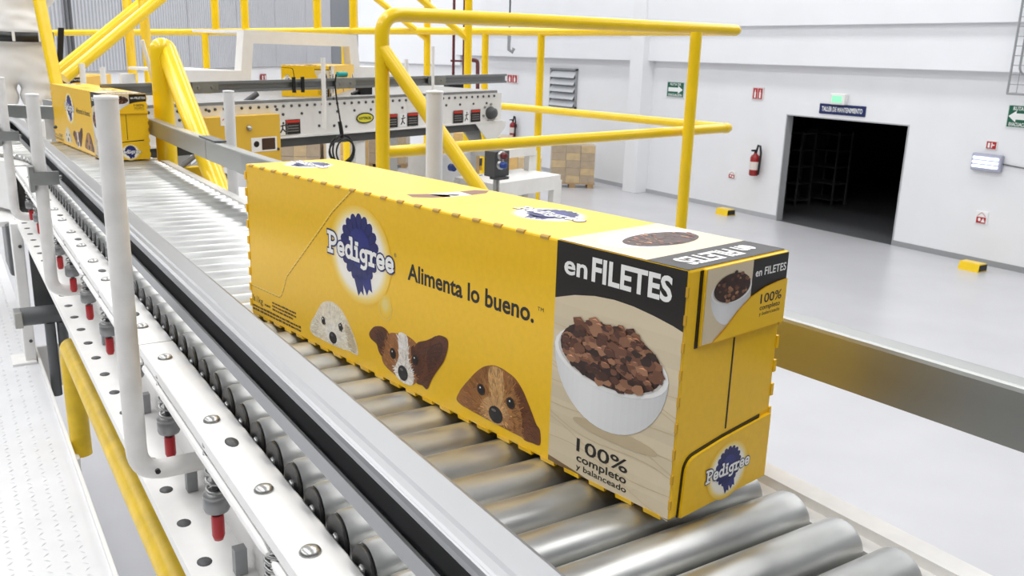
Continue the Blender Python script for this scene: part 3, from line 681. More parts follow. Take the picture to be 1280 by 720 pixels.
rail_far = [(0.655, 0.02), (0.645, 0.22), (0.626, 0.5), (0.60, 0.95), (0.572, 1.5), (0.552, 1.95), (0.549, 2.24)]
guide([p for p in rail_far], -1, RZ0, RZ1, 0.034, 0.012, 0.010, 'guide_rail', 'galv', None)
rail_far2 = [(0.5495, 2.245), (0.55, 2.6), (0.555, 3.02)]+[tuple(arc(0.575-ACX, math.radians(a))[:2]) for a in range(6, 98, 7)]
guide(rail_far2, -1, RZ0, RZ1, 0.034, 0.012, 0.010, 'guide_rail', 'galv', None)
MB().obox((0.566, 2.24, RZ1+0.0025), (0.014, 0, 0), (0, 0.075, 0), (0, 0, 0.002)).build('rail_joint_plate', 'grey', CV)
for (x, y, z1) in ((0.662, 1.254, 0.283), (0.622, 2.28, 0.235)):
    MB().tube([(x, y, -0.16), (x, y, z1)], 0.0135, 18).build('rail_post', 'white', CV)
    MB().lathe([(0.0135, 0), (0.0145, 0.001), (0.0135, 0.004), (0, 0.005)], (x, y, z1), (0, 0, 1), 18).build('post_cap', 'white', CV)
    MB().tube([(0.592, y, -0.10), (x, y, -0.10)], 0.009, 10).build('post_arm', 'white', CV)
    MB().tube([(0.60 if y < 2 else 0.57, y, 0.10), (x, y, 0.10)], 0.006, 10).build('clamp_rod', 'zinc', CV)
# cross members and legs
MB().box((0.245, -0.38, -0.062), (0.548, 3.0, -0.050)).build('gap_shade_sheet', 'dark', CV)  # black sheet added under the rollers to darken the gaps between them
for y in (0.3, 1.0, 1.7, 2.4, 2.95): MB().box((0.226, y-0.02, -0.165), (0.567, y+0.02, -0.125)).build('cross_member', 'white', CV)
for (x, y) in ((0.158, 2.93), (0.60, 2.93), (0.60, 0.1)):
    MB().bbox((x-0.014, y-0.03, PZ if x < 0.3 else FZ), (x+0.016, y+0.03, -0.172), 0.003).build('support_leg', 'white', CV)
    if x < 0.3: MB().bbox((x-0.05, y-0.05, PZ), (x+0.015, y+0.05, PZ+0.008), 0.002).build('foot_plate', 'white', CV)
for (z, dy) in ((-0.24, 0), (-0.33, 0.005), (-0.46, 0), (-0.53, -0.005)):
    MB().lathe([(0.005, 0), (0.005, 0.004)], (0.163, 2.90+dy, z), (0, -1, 0), 8).build('leg_bolt', 'dgrey', CV)
MB().box((0.178, 2.80, -0.40), (0.25, 2.815, -0.172)).build('gusset_panel', 'dgrey', CV)
MB().tube([(0.135, 2.72, -0.405), (0.28, 2.72, -0.405)], 0.026, 16).build('drive_tube', 'grey', CV)
MB().bbox((0.118, 2.69, -0.43), (0.138, 2.75, -0.385), 0.002).build('drive_tube_end', 'zinc', CV)
for x in (0.205, 0.236): MB().tube([(x, 2.72, -0.43), (x, 2.72, PZ-0.05)], 0.014, 12).build('drive_strut', 'grey', CV)
MB().bbox((0.135, 2.99, -0.35), (0.18, 3.2, -0.19), 0.01).build('junction_box', 'grey', CV)
MB().box((0.118, 3.02, -0.20), (0.222, 3.5, -0.185)).build('foot_extension', 'white', CV)
# ================================================================ printed carton
BW, BL_, BH = 0.1275, 0.7005, 0.2
CY = (248, 197, 22); NAVY = (30, 36, 104); CREAM = (250, 240, 214); INK = (28, 22, 18); BEIGE = (222, 206, 176); BLK = (30, 26, 24); WHT = (247, 246, 243)
def logo(d, cx, cy, s, l=2, word=True, glow=True):
    """rosette with wordmark; s = wordmark width"""
    if glow: d.glow(cx, cy-0.03*s, 0.47*s, 0.42*s, (252, 247, 236), CY, l, r0=0.74)
    n = 18; R = 0.275*s; P = []
    for k in range(n):
        a0 = 2*math.pi*k/n
        for da, rr in ((0.0, 0.93), (0.25, 1.03), (0.5, 1.06), (0.75, 1.03)):
            a = a0+da*2*math.pi/n; P.append((cx+R*rr*math.cos(a), cy+0.03*s+R*rr*math.sin(a)))
    d.add([d.P(cx, cy+0.03*s, l+1)]+[d.P(x, y, l+1) for x, y in P], [(0, 1+i, 1+(i+1) % len(P)) for i in range(len(P))], 0, False, NAVY)
    for k in range(n):
        a = 2*math.pi*k/n; d.stroke([(cx+R*0.62*math.cos(a), cy+0.03*s+R*0.62*math.sin(a)), (cx+R*0.93*math.cos(a), cy+0.03*s+R*0.93*math.sin(a))], 0.008*s, (18, 22, 70), l+2)
    d.ell(cx, cy+0.03*s, R*0.60, R*0.60, (38, 46, 124), l+2)
    # ribbon tails
    d.poly([(cx-0.10*s, cy-0.20*s), (cx+0.05*s, cy-0.20*s), (cx+0.06*s, cy-0.36*s), (cx+0.02*s, cy-0.33*s), (cx-0.02*s, cy-0.38*s)], NAVY, l+1)
    d.poly([(cx+0.02*s, cy-0.22*s), (cx+0.16*s, cy-0.16*s), (cx+0.19*s, cy-0.31*s), (cx+0.14*s, cy-0.29*s), (cx+0.11*s, cy-0.35*s)], (38, 46, 124), l+1)
    if not word: return
    # slab-serif wordmark drawn as strokes: white with navy outline
    e = [[(0.12, 0.30), (0.47, 0.30)], [(0.47, 0.30), (0.46, 0.46), (0.38, 0.56), (0.28, 0.59), (0.18, 0.55), (0.11, 0.44), (0.10, 0.30), (0.12, 0.17), (0.20, 0.07), (0.30, 0.04), (0.40, 0.07), (0.48, 0.14)]]
    def arcp(cx_, cy_, rx, ry, a0, a1, n_=10): return [(cx_+rx*math.cos(math.radians(a0+(a1-a0)*i/n_)), cy_+ry*math.sin(math.radians(a0+(a1-a0)*i/n_))) for i in range(n_+1)]
    G = [('P', 0.68, [[(0.18, 0.05), (0.18, 0.95)], [(0.03, 0.05), (0.36, 0.05)], [(0.03, 0.95), (0.20, 0.95)], [(0.18, 0.93)]+arcp(0.34, 0.69, 0.27, 0.245, 90, -90)+[(0.18, 0.445)]]),
         ('e', 0.56, e),
         ('d', 0.66, [[(0.48, 0.02), (0.48, 0.95)], [(0.36, 0.95), (0.48, 0.95)], [(0.46, 0.05), (0.60, 0.05)], arcp(0.28, 0.31, 0.19, 0.265, 20, 340, 14)]),
         ('i', 0.34, [[(0.17, 0.03), (0.17, 0.58)], [(0.05, 0.58), (0.18, 0.58)], [(0.03, 0.04), (0.31, 0.04)], [(0.10, 0.80), (0.24, 0.80)]]),
         ('g', 0.62, [arcp(0.28, 0.34, 0.18, 0.23, 0, 360, 16), [(0.46, 0.58), (0.46, -0.06), (0.40, -0.20), (0.27, -0.25), (0.13, -0.20)], [(0.44, 0.58), (0.58, 0.58)]]),
         ('r', 0.48, [[(0.17, 0.03), (0.17, 0.58)], [(0.04, 0.58), (0.18, 0.58)], [(0.03, 0.04), (0.34, 0.04)], [(0.18, 0.40), (0.26, 0.54), (0.36, 0.58), (0.45, 0.55)]]),
         ('e', 0.56, e), ('e', 0.54, e)]
    tot = sum(g[1] for g in G); k = s/tot; x = cx-s/2; y0 = cy-0.36*k
    ky = k*0.80
    for wd, colr, ll in ((0.27, NAVY, l+3), (0.15, WHT, l+4)):
        xx = x
        for _, adv, st in G:
            for p in st:
                q = [(xx+a*k, y0+b*ky) for a, b in p]
                if len(q) > 1:
                    dd = (Vector(q[1])-Vector(q[0])).normalized()*wd*k*0.3; de = (Vector(q[-1])-Vector(q[-2])).normalized()*wd*k*0.3
                    q[0] = tuple(Vector(q[0])-dd); q[-1] = tuple(Vector(q[-1])+de)
                d.stroke(q, wd*k, colr, ll)
            xx += adv*k
def meat(d, cx, cy, a, b, n, l, seed=3, light=1.0):
    rng = random.Random(seed)
    d.ell(cx, cy, a, b, (58, 32, 22), l)
    cols = [(86, 50, 34), (112, 70, 48), (66, 36, 25), (136, 92, 66), (48, 27, 19), (160, 114, 84)]
    for i in range(n):
        q = rng.uniform(0, 6.28); r = math.sqrt(rng.random())*0.93; x = cx+a*r*math.cos(q); y = cy+b*r*math.sin(q)+(b*0.12 if rng.random() < 0.3 else 0)
        s = a*rng.uniform(0.07, 0.15); th = rng.uniform(0, 3.1); m = rng.randint(5, 7); c = tuple(min(255, v*light) for v in rng.choice(cols))
        d.poly([(x+s*rng.uniform(0.7, 1.1)*math.cos(th+6.283*j/m), y+s*0.62*rng.uniform(0.7, 1.1)*math.sin(th+6.283*j/m)) for j in range(m)], c, l+1+i*0.02)
        if i % 2 == 0: d.poly([(x-s*0.5, y+s*0.2), (x+s*0.1, y+s*0.42), (x+s*0.5, y+s*0.2), (x+s*0.1, y+s*0.26)], tuple(min(255, v*1.5) for v in c), l+1.02+i*0.02)
def bowl(d, cx, ytop, a, depth, tilt, l, n, seed):
    """white bowl: half ellipse under a rim ellipse"""
    P = []; b = a*0.42
    N = 24
    for i in range(N+1):
        q = math.pi+math.pi*i/N; P.append((cx+a*math.cos(q)*(1-0.0*i), ytop+depth*math.sin(q) if True else 0))
    # shaded body in vertical strips
    for i in range(N):
        t = i/N; sh = 236-46*abs(t-0.35)**1.2*1.6; c = (sh, sh, sh+1)
        x0, y0 = P[i]; x1, y1 = P[i+1]; d.poly([(x0, y0), (x1, y1), (x1, ytop), (x0, ytop)], c, l)
    d.ell(cx, ytop, a, b, (240, 239, 237), l+1); d.ell(cx, ytop+0.02*a, a*0.93, b*0.93, (206, 200, 194), l+2)
    meat(d, cx+0.01*a, ytop+b*0.16, a*0.90, b*1.02, n, l+3, seed)
def side(step=0.00012): return Decal((0, BL_, 0), (0, -1, 0), (0, 0, 1), (-1, 0, 0), step)
def endd(y=0.0): return Decal((0, y, 0), (1, 0, 0), (0, 0, 1), (0, -1, 0), 0.00012)
def topd(): return Decal((0, BL_, BH), (0, -1, 0), (1, 0, 0), (0, 0, 1), 0.00012)   # u along the length, v across
def smooth(P, n=4):
    out = []; m = len(P)
    for i in range(m):
        p0, p1, p2, p3 = P[i-1], P[i], P[(i+1) % m], P[(i+2) % m]
        for k in range(n):
            t = k/n; out.append(tuple(0.5*(2*p1[j]+(p2[j]-p0[j])*t+(2*p0[j]-5*p1[j]+4*p2[j]-p3[j])*t*t+(3*p1[j]-p0[j]-3*p2[j]+p3[j])*t**3) for j in (0, 1)))
    return out
def inside(p, P):
    r = False; j = len(P)-1
    for i in range(len(P)):
        if (P[i][1] > p[1]) != (P[j][1] > p[1]) and p[0] < (P[j][0]-P[i][0])*(p[1]-P[i][1])/(P[j][1]-P[i][1])+P[i][0]: r = not r
        j = i
    return r
def fur(d, patches, n, l, seed, jit=0.22, ln=0.006, cen=None):
    """short printed hair strokes over the patches (outline, colour), the last one that holds a point wins"""
    rng = random.Random(seed); P0 = [(smooth(P), c) for P, c in patches]
    xs_ = [p[0] for P, _ in P0 for p in P]; ys_ = [p[1] for P, _ in P0 for p in P]; cx, cy = cen; k = 0; tries = 0
    while k < n and tries < n*6:
        tries += 1; p = (rng.uniform(min(xs_), max(xs_)), rng.uniform(min(ys_), max(ys_))); hit = [c for P, c in P0 if inside(p, P)]
        if not hit: continue
        a = math.atan2(p[1]-cy, p[0]-cx)+rng.uniform(-0.5, 0.5); L = ln*rng.uniform(0.5, 1.1); q = (p[0]+L*math.cos(a), p[1]+L*math.sin(a))
        if not any(inside(q, P) for P, _ in P0): continue
        f = 1+rng.uniform(-jit, jit); d.stroke([p, ((p[0]+q[0])/2, (p[1]+q[1])/2), q], 0.0008, tuple(max(0, min(255, v*f)) for v in hit[-1]), l+0.4*rng.random()); k += 1
def make_carton():
    t = thing('food_carton', None, None, world=False)
    zb = 0.0025
    b = MB()
    b.bbox((0, 0, zb), (BW, BL_, BH), 0.0022, 0, 2); b.build('body', 'cyel', t)
    # scalloped perforation tabs: kraft nicks on the top edge, yellow teeth on the bottom and upright edges
    nk = MB(); n = 23
    for i in range(n):
        y = BL_-0.016-i*0.0298
        if y < 0.14: continue
        pr = [(-0.0012, -0.0012), (0.0022, 0.0008), (0.0008, -0.0035), (-0.0012, -0.0042)]
        nk.sweep([(-0.0006, -0.0026), (-0.0006, -0.0006), (0.0006, 0.0006), (0.0030, 0.0006), (0.0020, -0.0010), (0.0008, -0.0022)], (1, 0, 0), (0, 0, 1), (0, y-0.0048, BH), (0, y+0.0048, BH))
    nk.build('perforation_nicks', 'kraft', t)['kind'] = 'stuff'
    th = MB()
    for i in range(24):
        y = BL_-0.012-i*0.0292
        for x in (0.0, BW-0.004):
            th.sweep([(-0.0004 if x == 0 else 0, 0.004), (0.004, 0.004), (0.0036, 0.0), (0.0004, 0.0)], (1, 0, 0), (0, 0, 1), (x, y-0.0085, 0), (x, y+0.0085, 0))
    th.build('bottom_teeth', 'cyel', t)['kind'] = 'stuff'
    th = MB()
    for i in range(9):
        z = 0.012+i*0.021
        for (x, y, sx) in ((-0.0012, BL_-0.003, 1), (BW-0.002, -0.0010, 1)):
            th.box((x, y, z), (x+0.0034, y+0.0042, z+0.0105))
        th.box((-0.0004, -0.0005, z), (0.0012, 0.0016, z+0.0075), 1)
    th.build('corner_teeth', ['cyel', 'cut'], t)['kind'] = 'stuff'
    # ---- long side print
    d = side(); logo(d, 0.268, 0.134, 0.131); d.text('®', 0.334, 0.141, 0.004, NAVY, 3); d.done('side_logo', t)
    d = side()
    d.glow(0.317, 0.086, 0.012, 0.014, (238, 214, 130), CY, 1, r0=0.3)
    d.stroke([(0.317+0.012*math.cos(q/10*6.283), 0.082+0.013*math.sin(q/10*6.283)) for q in range(11)], 0.0012, (240, 212, 110), 2); d.done('side_logo_highlight', t)
    d = side(); d.text('Alimenta lo bueno.', 0.3575, 0.1225, 0.0166, INK, 1, 0.186, 0.024); d.text('TM', 0.5475, 0.1345, 0.0035, INK, 1, 0.0075); d.done('side_slogan', t)
    d = side()
    tp = [(0.2534, 0.1985), (0.2126, 0.1701), (0.1964, 0.1558), (0.1004, 0.0727), (0.0930, 0.058), (0.0870, 0.0478), (0.0815, 0.0425), (0.0740, 0.0420), (0.0001, 0.0418)]
    pts = []
    for a_, b_ in zip(tp, tp[1:]):
        L = math.dist(a_, b_); m = max(1, int(L/0.008))
        for k in range(m): pts.append(((a_[0]+(b_[0]-a_[0])*k/m, a_[1]+(b_[1]-a_[1])*k/m), (a_[0]+(b_[0]-a_[0])*(k+0.8)/m, a_[1]+(b_[1]-a_[1])*(k+0.8)/m)))
    for p, q in pts: d.stroke([p, q], 0.0016, (255, 222, 110), 2); d.stroke([(p[0]+0.001, p[1]-0.0013), (q[0]+0.001, q[1]-0.0013)], 0.0012, (190, 140, 14), 1)
    d.done('tear_line', t)
    d = side()
    rg = random.Random(21); FP = (84, 58, 18)
    def lines(x0, x1, y, h):      # print too small to read in the photograph: word-length dashes
        x = x0
        while x < x1:
            w_ = min(rg.uniform(0.6, 3.2)*h, x1-x); d.rect(x, y, x+w_, y+h*rg.uniform(0.75, 1.0), FP, 1); x += w_+h*0.28
    d.rect(0.0060, 0.0205, 0.0080, 0.0290, FP, 1); d.rect(0.0095, 0.0205, 0.0120, 0.0265, FP, 1); d.text('kg', 0.0215, 0.0205, 0.0085, FP, 1, 0.0125, 0.01); d.rect(0.0165, 0.0205, 0.0180, 0.0290, FP, 1)
    lines(0.039, 0.055, 0.0205, 0.0030)
    for k in range(3): lines(0.060, 0.122-0.008*(k == 2), 0.0285-0.0045*k, 0.0026)
    lines(0.004, 0.133, 0.0130, 0.0030); lines(0.004, 0.133, 0.0085, 0.0030)
    d.done('side_fine_print', t)
    # ---- dogs
    d = side()
    W0 = [(0.1553, 0.0187), (0.160, 0.030), (0.167, 0.037), (0.1765, 0.0487), (0.186, 0.058), (0.1977, 0.0629), (0.210, 0.0645), (0.2219, 0.0625), (0.233, 0.057), (0.2428, 0.0487), (0.252, 0.038), (0.2595, 0.0276), (0.2630, 0.0161), (0.2560, 0.0140), (0.2452, 0.0146), (0.2237, 0.0125), (0.2015, 0.0120), (0.1786, 0.0125), (0.164, 0.0128)]
    def fan(d, P, c_in, c_out, l):
        P = smooth(P)
        cx = sum(p[0] for p in P)/len(P); cy = sum(p[1] for p in P)/len(P)
        for i in range(len(P)):
            a_, b_ = P[i], P[(i+1) % len(P)]; d.add([d.P(cx, cy, l), d.P(*a_, l), d.P(*b_, l)], [(0, 1, 2)], 0, False, [c_in, c_out, c_out])
    fan(d, W0, (252, 246, 232), (236, 222, 196), 1)
    d.poly(smooth([(0.236, 0.044), (0.247, 0.040), (0.259, 0.022), (0.256, 0.015), (0.244, 0.018), (0.238, 0.030)]), (214, 198, 168), 2)
    d.poly(smooth([(0.166, 0.034), (0.174, 0.040), (0.176, 0.028), (0.170, 0.016), (0.160, 0.016)]), (226, 214, 190), 2)
    for x, y in ((0.1882, 0.0372), (0.2268, 0.0388)): d.ell(x, y, 0.0052, 0.0058, (120, 100, 84), 3); d.ell(x, y, 0.0040, 0.0048, (34, 26, 24), 4); d.ell(x-0.001, y+0.002, 0.001, 0.001, WHT, 5, 8)
    d.ell(0.208, 0.026, 0.016, 0.012, (246, 240, 230), 3); d.ell(0.2092, 0.0215, 0.0085, 0.0070, (36, 32, 34), 4); d.ell(0.2072, 0.0240, 0.003, 0.0014, (96, 92, 96), 5, 10); d.stroke([(0.2092, 0.0155), (0.2092, 0.0128)], 0.001, (60, 50, 50), 4)
    fur(d, [(W0, (250, 240, 220)), ([(0.236, 0.044), (0.247, 0.040), (0.259, 0.022), (0.256, 0.015), (0.244, 0.018), (0.238, 0.030)], (206, 190, 160))], 380, 3.2, 1, 0.10, cen=(0.209, 0.026))
    d.done('white_dog_print', t, True)
    d = side(); BR = (106, 60, 34); BRD = (74, 40, 24); TAN = (190, 134, 78)
    head = [(0.3235, 0.0558), (0.3376, 0.0600), (0.3556, 0.0623), (0.3731, 0.058), (0.386, 0.048), (0.390, 0.034), (0.384, 0.022), (0.3733, 0.0159), (0.3656, 0.0110), (0.350, 0.0085), (0.3374, 0.0121), (0.3155, 0.0181), (0.3093, 0.0277), (0.315, 0.044)]
    fan(d, head, TAN, (164, 108, 62), 1)
    d.poly(smooth([(0.3405, 0.060), (0.3556, 0.0623), (0.3590, 0.050), (0.3600, 0.036), (0.3680, 0.022), (0.3656, 0.0110), (0.350, 0.0085), (0.3374, 0.0121), (0.3340, 0.020), (0.3420, 0.036)]), (248, 240, 230), 2)
    d.poly(smooth([(0.2856, 0.046), (0.2900, 0.052), (0.2980, 0.0575), (0.3129, 0.0605), (0.3235, 0.0558), (0.318, 0.044), (0.3120, 0.028), (0.305, 0.030), (0.300, 0.038), (0.2932, 0.0400), (0.2880, 0.042)]), BR, 3)
    d.poly(smooth([(0.300, 0.050), (0.313, 0.054), (0.314, 0.044), (0.308, 0.034), (0.302, 0.040)]), BRD, 4)
    d.poly(smooth([(0.3731, 0.058), (0.39, 0.066), (0.4040, 0.0735), (0.4117, 0.0769), (0.4234, 0.0765), (0.4250, 0.068), (0.4201, 0.0545), (0.4140, 0.046), (0.4069, 0.0374), (0.3986, 0.026), (0.3916, 0.0144), (0.384, 0.016), (0.3733, 0.0159), (0.3780, 0.028), (0.372, 0.042)]), BR, 3)
    d.poly(smooth([(0.392, 0.056), (0.414, 0.070), (0.416, 0.058), (0.404, 0.042), (0.394, 0.034)]), BRD, 4)
    d.poly(smooth([(0.364, 0.052), (0.376, 0.050), (0.383, 0.036), (0.378, 0.022), (0.366, 0.028)]), (92, 52, 32), 3)
    for x, y in ((0.3314, 0.0362), (0.3712, 0.0401)): d.ell(x, y, 0.0056, 0.0060, (60, 34, 22), 5); d.ell(x, y, 0.0042, 0.0046, (22, 16, 14), 6); d.ell(x-0.001, y+0.002, 0.001, 0.001, WHT, 7, 8)
    d.ell(0.3496, 0.0195, 0.0088, 0.0082, (34, 28, 28), 6); d.ell(0.3476, 0.0230, 0.003, 0.0014, (108, 102, 102), 7, 10)
    earL = [(0.2856, 0.046), (0.2900, 0.052), (0.2980, 0.0575), (0.3129, 0.0605), (0.3235, 0.0558), (0.318, 0.044), (0.3120, 0.028), (0.305, 0.030), (0.300, 0.038), (0.2932, 0.0400)]
    earR = [(0.3731, 0.058), (0.39, 0.066), (0.4040, 0.0735), (0.4117, 0.0769), (0.4234, 0.0765), (0.4250, 0.068), (0.4201, 0.0545), (0.4140, 0.046), (0.4069, 0.0374), (0.3986, 0.026), (0.3916, 0.0144), (0.384, 0.016), (0.3733, 0.0159), (0.3780, 0.028), (0.372, 0.042)]
    fur(d, [(head, (176, 118, 68)), ([(0.364, 0.052), (0.376, 0.050), (0.383, 0.036), (0.378, 0.022), (0.366, 0.028)], (92, 52, 32)), (earL, (96, 54, 32)), (earR, (92, 50, 30)), ([(0.3405, 0.060), (0.3556, 0.0623), (0.3590, 0.050), (0.3600, 0.036), (0.3680, 0.022), (0.3656, 0.0110), (0.350, 0.0085), (0.3374, 0.0121), (0.3340, 0.020), (0.3420, 0.036)], (244, 236, 226))], 700, 4.4, 2, 0.2, cen=(0.350, 0.02))
    d.done('terrier_print', t, True)
    d = side(); G1 = (196, 146, 84); G2 = (146, 92, 46); G3 = (112, 64, 30)
    o3 = [(0.4396, 0.0182), (0.443, 0.027), (0.4475, 0.0335), (0.4560, 0.0430), (0.4632, 0.0509), (0.472, 0.059), (0.4809, 0.0649), (0.492, 0.069), (0.5032, 0.0696), (0.513, 0.068), (0.5226, 0.0652), (0.531, 0.059), (0.5374, 0.0512), (0.5430, 0.044), (0.5473, 0.036), (0.5520, 0.0310), (0.5567, 0.0268), (0.5575, 0.0140), (0.5480, 0.0120), (0.5345, 0.0125), (0.5104, 0.0128), (0.4851, 0.0135), (0.4534, 0.0150)]
    fan(d, o3, G1, G2, 1)
    d.poly(smooth([(0.4396, 0.0182), (0.443, 0.027), (0.4475, 0.0335), (0.4580, 0.044), (0.464, 0.036), (0.462, 0.022), (0.454, 0.0150)]), (160, 104, 56), 2)
    d.poly(smooth([(0.520, 0.060), (0.531, 0.059), (0.5430, 0.044), (0.5520, 0.031), (0.5567, 0.0268), (0.5575, 0.0140), (0.5480, 0.0120), (0.5345, 0.0125), (0.533, 0.030), (0.526, 0.046)]), G3, 2)
    d.poly(smooth([(0.488, 0.066), (0.503, 0.068), (0.508, 0.052), (0.505, 0.036), (0.492, 0.036), (0.486, 0.052)]), (212, 166, 108), 2)
    d.ell(0.497, 0.026, 0.019, 0.013, (204, 158, 106), 3); d.ell(0.480, 0.020, 0.008, 0.006, (188, 140, 88), 3); d.ell(0.515, 0.021, 0.008, 0.006, (172, 120, 72), 3)
    for x, y in ((0.476, 0.0405), (0.5175, 0.0402)): d.ell(x, y, 0.0060, 0.0056, (70, 40, 22), 4); d.ell(x, y, 0.0044, 0.0044, (20, 14, 12), 5); d.ell(x-0.001, y+0.0018, 0.001, 0.001, WHT, 6, 8)
    d.ell(0.4977, 0.0225, 0.0098, 0.0082, (34, 28, 26), 5); d.ell(0.4950, 0.0262, 0.0034, 0.0014, (112, 104, 100), 6, 10)
    fur(d, [(o3, (158, 104, 54)), ([(0.520, 0.060), (0.531, 0.059), (0.5430, 0.044), (0.5520, 0.031), (0.5567, 0.0268), (0.5575, 0.0140), (0.5480, 0.0120), (0.5345, 0.0125), (0.533, 0.030), (0.526, 0.046)], (104, 58, 28)), ([(0.488, 0.066), (0.503, 0.068), (0.508, 0.052), (0.505, 0.036), (0.492, 0.036), (0.486, 0.052)], (200, 152, 94)), ([(0.480, 0.030), (0.497, 0.039), (0.514, 0.030), (0.510, 0.015), (0.486, 0.015)], (200, 152, 98))], 620, 3.4, 4, 0.24, cen=(0.498, 0.024))
    d.done('spaniel_print', t, True)
    # ---- label panel on the side
    d = side(); u0, u1 = 0.568, BL_-0.0012
    cur = [(u0, 0.1507), (0.590, 0.1575), (0.612, 0.1615), (0.6324, 0.1630), (0.652, 0.1622), (0.6722, 0.1595), (0.690, 0.1562), (u1, 0.1537)]
    for k in range(12):
        z0, z1 = 0.0035+(0.1475-0.0035)*k/12, 0.0035+(0.1475-0.0035)*(k+1)/12
        c = tuple(v*(0.96+0.05*((k*37) % 5)/5) for v in BEIGE); d.rect(u0, z0, u1, z1, c, 1)
    d.add([d.P(x, 0.1475, 1) for x, _ in cur]+[d.P(x, y, 1) for x, y in cur], [(i, i+1, len(cur)+i+1, len(cur)+i) for i in range(len(cur)-1)], 0, False, BEIGE)
    d.add([d.P(x, y, 1) for x, y in cur]+[d.P(x, 0.1992, 1) for x, _ in cur], [(i, i+1, len(cur)+i+1, len(cur)+i) for i in range(len(cur)-1)], 0, False, BLK)
    for k in range(9):
        z = 0.008+0.012*k; d.stroke([(u0+(u1-u0)*i/10, z+0.006*math.sin(i*0.5+k*1.7)+0.02*(1-i/10)) for i in range(11)], 0.0007, (206, 186, 150), 2)
    d.poly([(u0, 0.0035), (u0+0.05, 0.0035), (u0+0.03, 0.0060), (u0, 0.0090)], (120, 92, 56), 2)
    d.done('label_panel', t)
    d = side(); d.text('en', 0.577, 0.1735, 0.0158, WHT, 2, 0.0258, 0.022); d.text('FILETES', 0.6075, 0.1735, 0.0185, WHT, 2, 0.0795, 0.030); d.done('label_title', t)
    d = side(); d.ell(0.640, 0.052, 0.045, 0.006, (196, 178, 146), 3)
    bowl(d, 0.6305, 0.112, 0.0600, 0.0590, 0, 4, 300, 5); d.done('bowl_print', t)
    d = side(); d.text('100%', 0.601, 0.0250, 0.0115, BLK, 3, 0.056, 0.012); d.text('completo', 0.6015, 0.0160, 0.0068, BLK, 3, 0.055, 0.018); d.text('y balanceado', 0.6015, 0.0085, 0.0052, BLK, 3, 0.0555, 0.012); d.done('label_claim', t)
    # ---- end flaps
    MB().box((0.0635, -0.0004, 0.062), (0.0652, 0.0004, 0.138)).build('flap_seam', 'black', t)
    fl = MB().bbox((0.0165, -0.0030, 0.1405), (BW-0.0012, 0.0005, BH-0.0008), 0.0010).build('top_flap', 'cyel', t)
    MB().box((0.0130, -0.0006, 0.139), (0.0166, 0.0006, BH-0.002)).build('flap_gap', 'black', t)
    d = endd(-0.0031)
    d.rect(0.0175, 0.1415, 0.0760, 0.1985, BEIGE, 1); d.rect(0.0760, 0.1415, BW-0.0022, 0.1985, BLK, 1)
    wave = [(0.030, 0.1413), (0.045, 0.1500), (0.0600, 0.1610), (0.0760, 0.1695), (0.095, 0.1745), (0.112, 0.1765), (BW-0.0022, 0.1772)]
    d.add([d.P(x, 0.1413, 3) for x, _ in wave]+[d.P(x, y, 3) for x, y in wave], [(i, i+1, len(wave)+i+1, len(wave)+i) for i in range(len(wave)-1)], 0, False, CY)
    bowl(d, 0.0500, 0.1790, 0.0260, 0.0270, 0, 1.2, 50, 8)
    # yellow wave again over the bowl
    d.add([d.P(x, 0.1413, 12) for x, _ in wave]+[d.P(x, y, 12) for x, y in wave], [(i, i+1, len(wave)+i+1, len(wave)+i) for i in range(len(wave)-1)], 0, False, CY)
    d.text('en FILETES', 0.0800, 0.1845, 0.0062, WHT, 2, 0.0430, 0.02)
    d.text('100%', 0.0885, 0.1620, 0.0075, BLK, 13, 0.030, 0.012); d.text('completo', 0.0885, 0.1565, 0.0040, BLK, 13, 0.029, 0.012); d.text('y balanceado', 0.0885, 0.1520, 0.0030, BLK, 13, 0.029)
    d.done('top_flap_print', t)
    # bottom flap with rounded corner
    bf = MB(); P = [(0.0105, -0.0030, 0.0028), (BW-0.0015, -0.0030, 0.0028), (BW-0.0015, -0.0030, 0.0600), (0.060, -0.0030, 0.0555)]+[(0.0125+0.012-0.012*math.cos(q), -0.0030, 0.0385+0.0125*math.sin(q)) for q in (1.5, 1.2, 0.9, 0.6, 0.3, 0.0)]
    bf.prism(P, (0, 0.0032, 0)); bf.build('bottom_flap', 'cyel', t)
    bg = MB(); P2 = [(0.0085, -0.0008, 0.0028), (0.100, -0.0008, 0.0028), (0.112, -0.0008, 0.0620), (0.060, -0.0008, 0.0580)]+[(0.0105+0.013-0.013*math.cos(q), -0.0008, 0.0400+0.0135*math.sin(q)) for q in (1.5, 1.2, 0.9, 0.6, 0.3, 0.0)]
    bg.prism(P2, (0, 0.0010, 0)); bg.build('flap_gap', 'black', t)
    d = endd(-0.0031); logo(d, 0.0690, 0.0275, 0.060, 1); d.done('bottom_flap_logo', t)
    # ---- top print
    d = topd(); logo(d, 0.045, 0.068, 0.082, 1); d.done('top_logo', t)
    d = topd(); logo(d, 0.482, 0.076, 0.088, 1); d.done('top_logo', t)
    d = topd()
    d.poly([(0.312, 0.030), (0.332, 0.024), (0.345, 0.040), (0.350, 0.060), (0.338, 0.066), (0.322, 0.050)], (120, 70, 46), 1); d.poly([(0.322, 0.050), (0.350, 0.052), (0.352, 0.086), (0.326, 0.090)], (246, 238, 226), 1)
    d.poly([(0.326, 0.090), (0.352, 0.086), (0.350, 0.108), (0.338, 0.122), (0.326, 0.112)], (120, 70, 46), 1); d.ell(0.342, 0.070, 0.006, 0.006, (40, 32, 30), 2); d.done('top_dog_print', t, True)
    d = topd()
    for u in (0.282, 0.387):
        for k in range(16): d.rect(u-0.0006, 0.002+k*0.0078, u+0.0006, 0.002+k*0.0078+0.005, (214, 164, 40), 1)
    d.done('top_perforation', t)
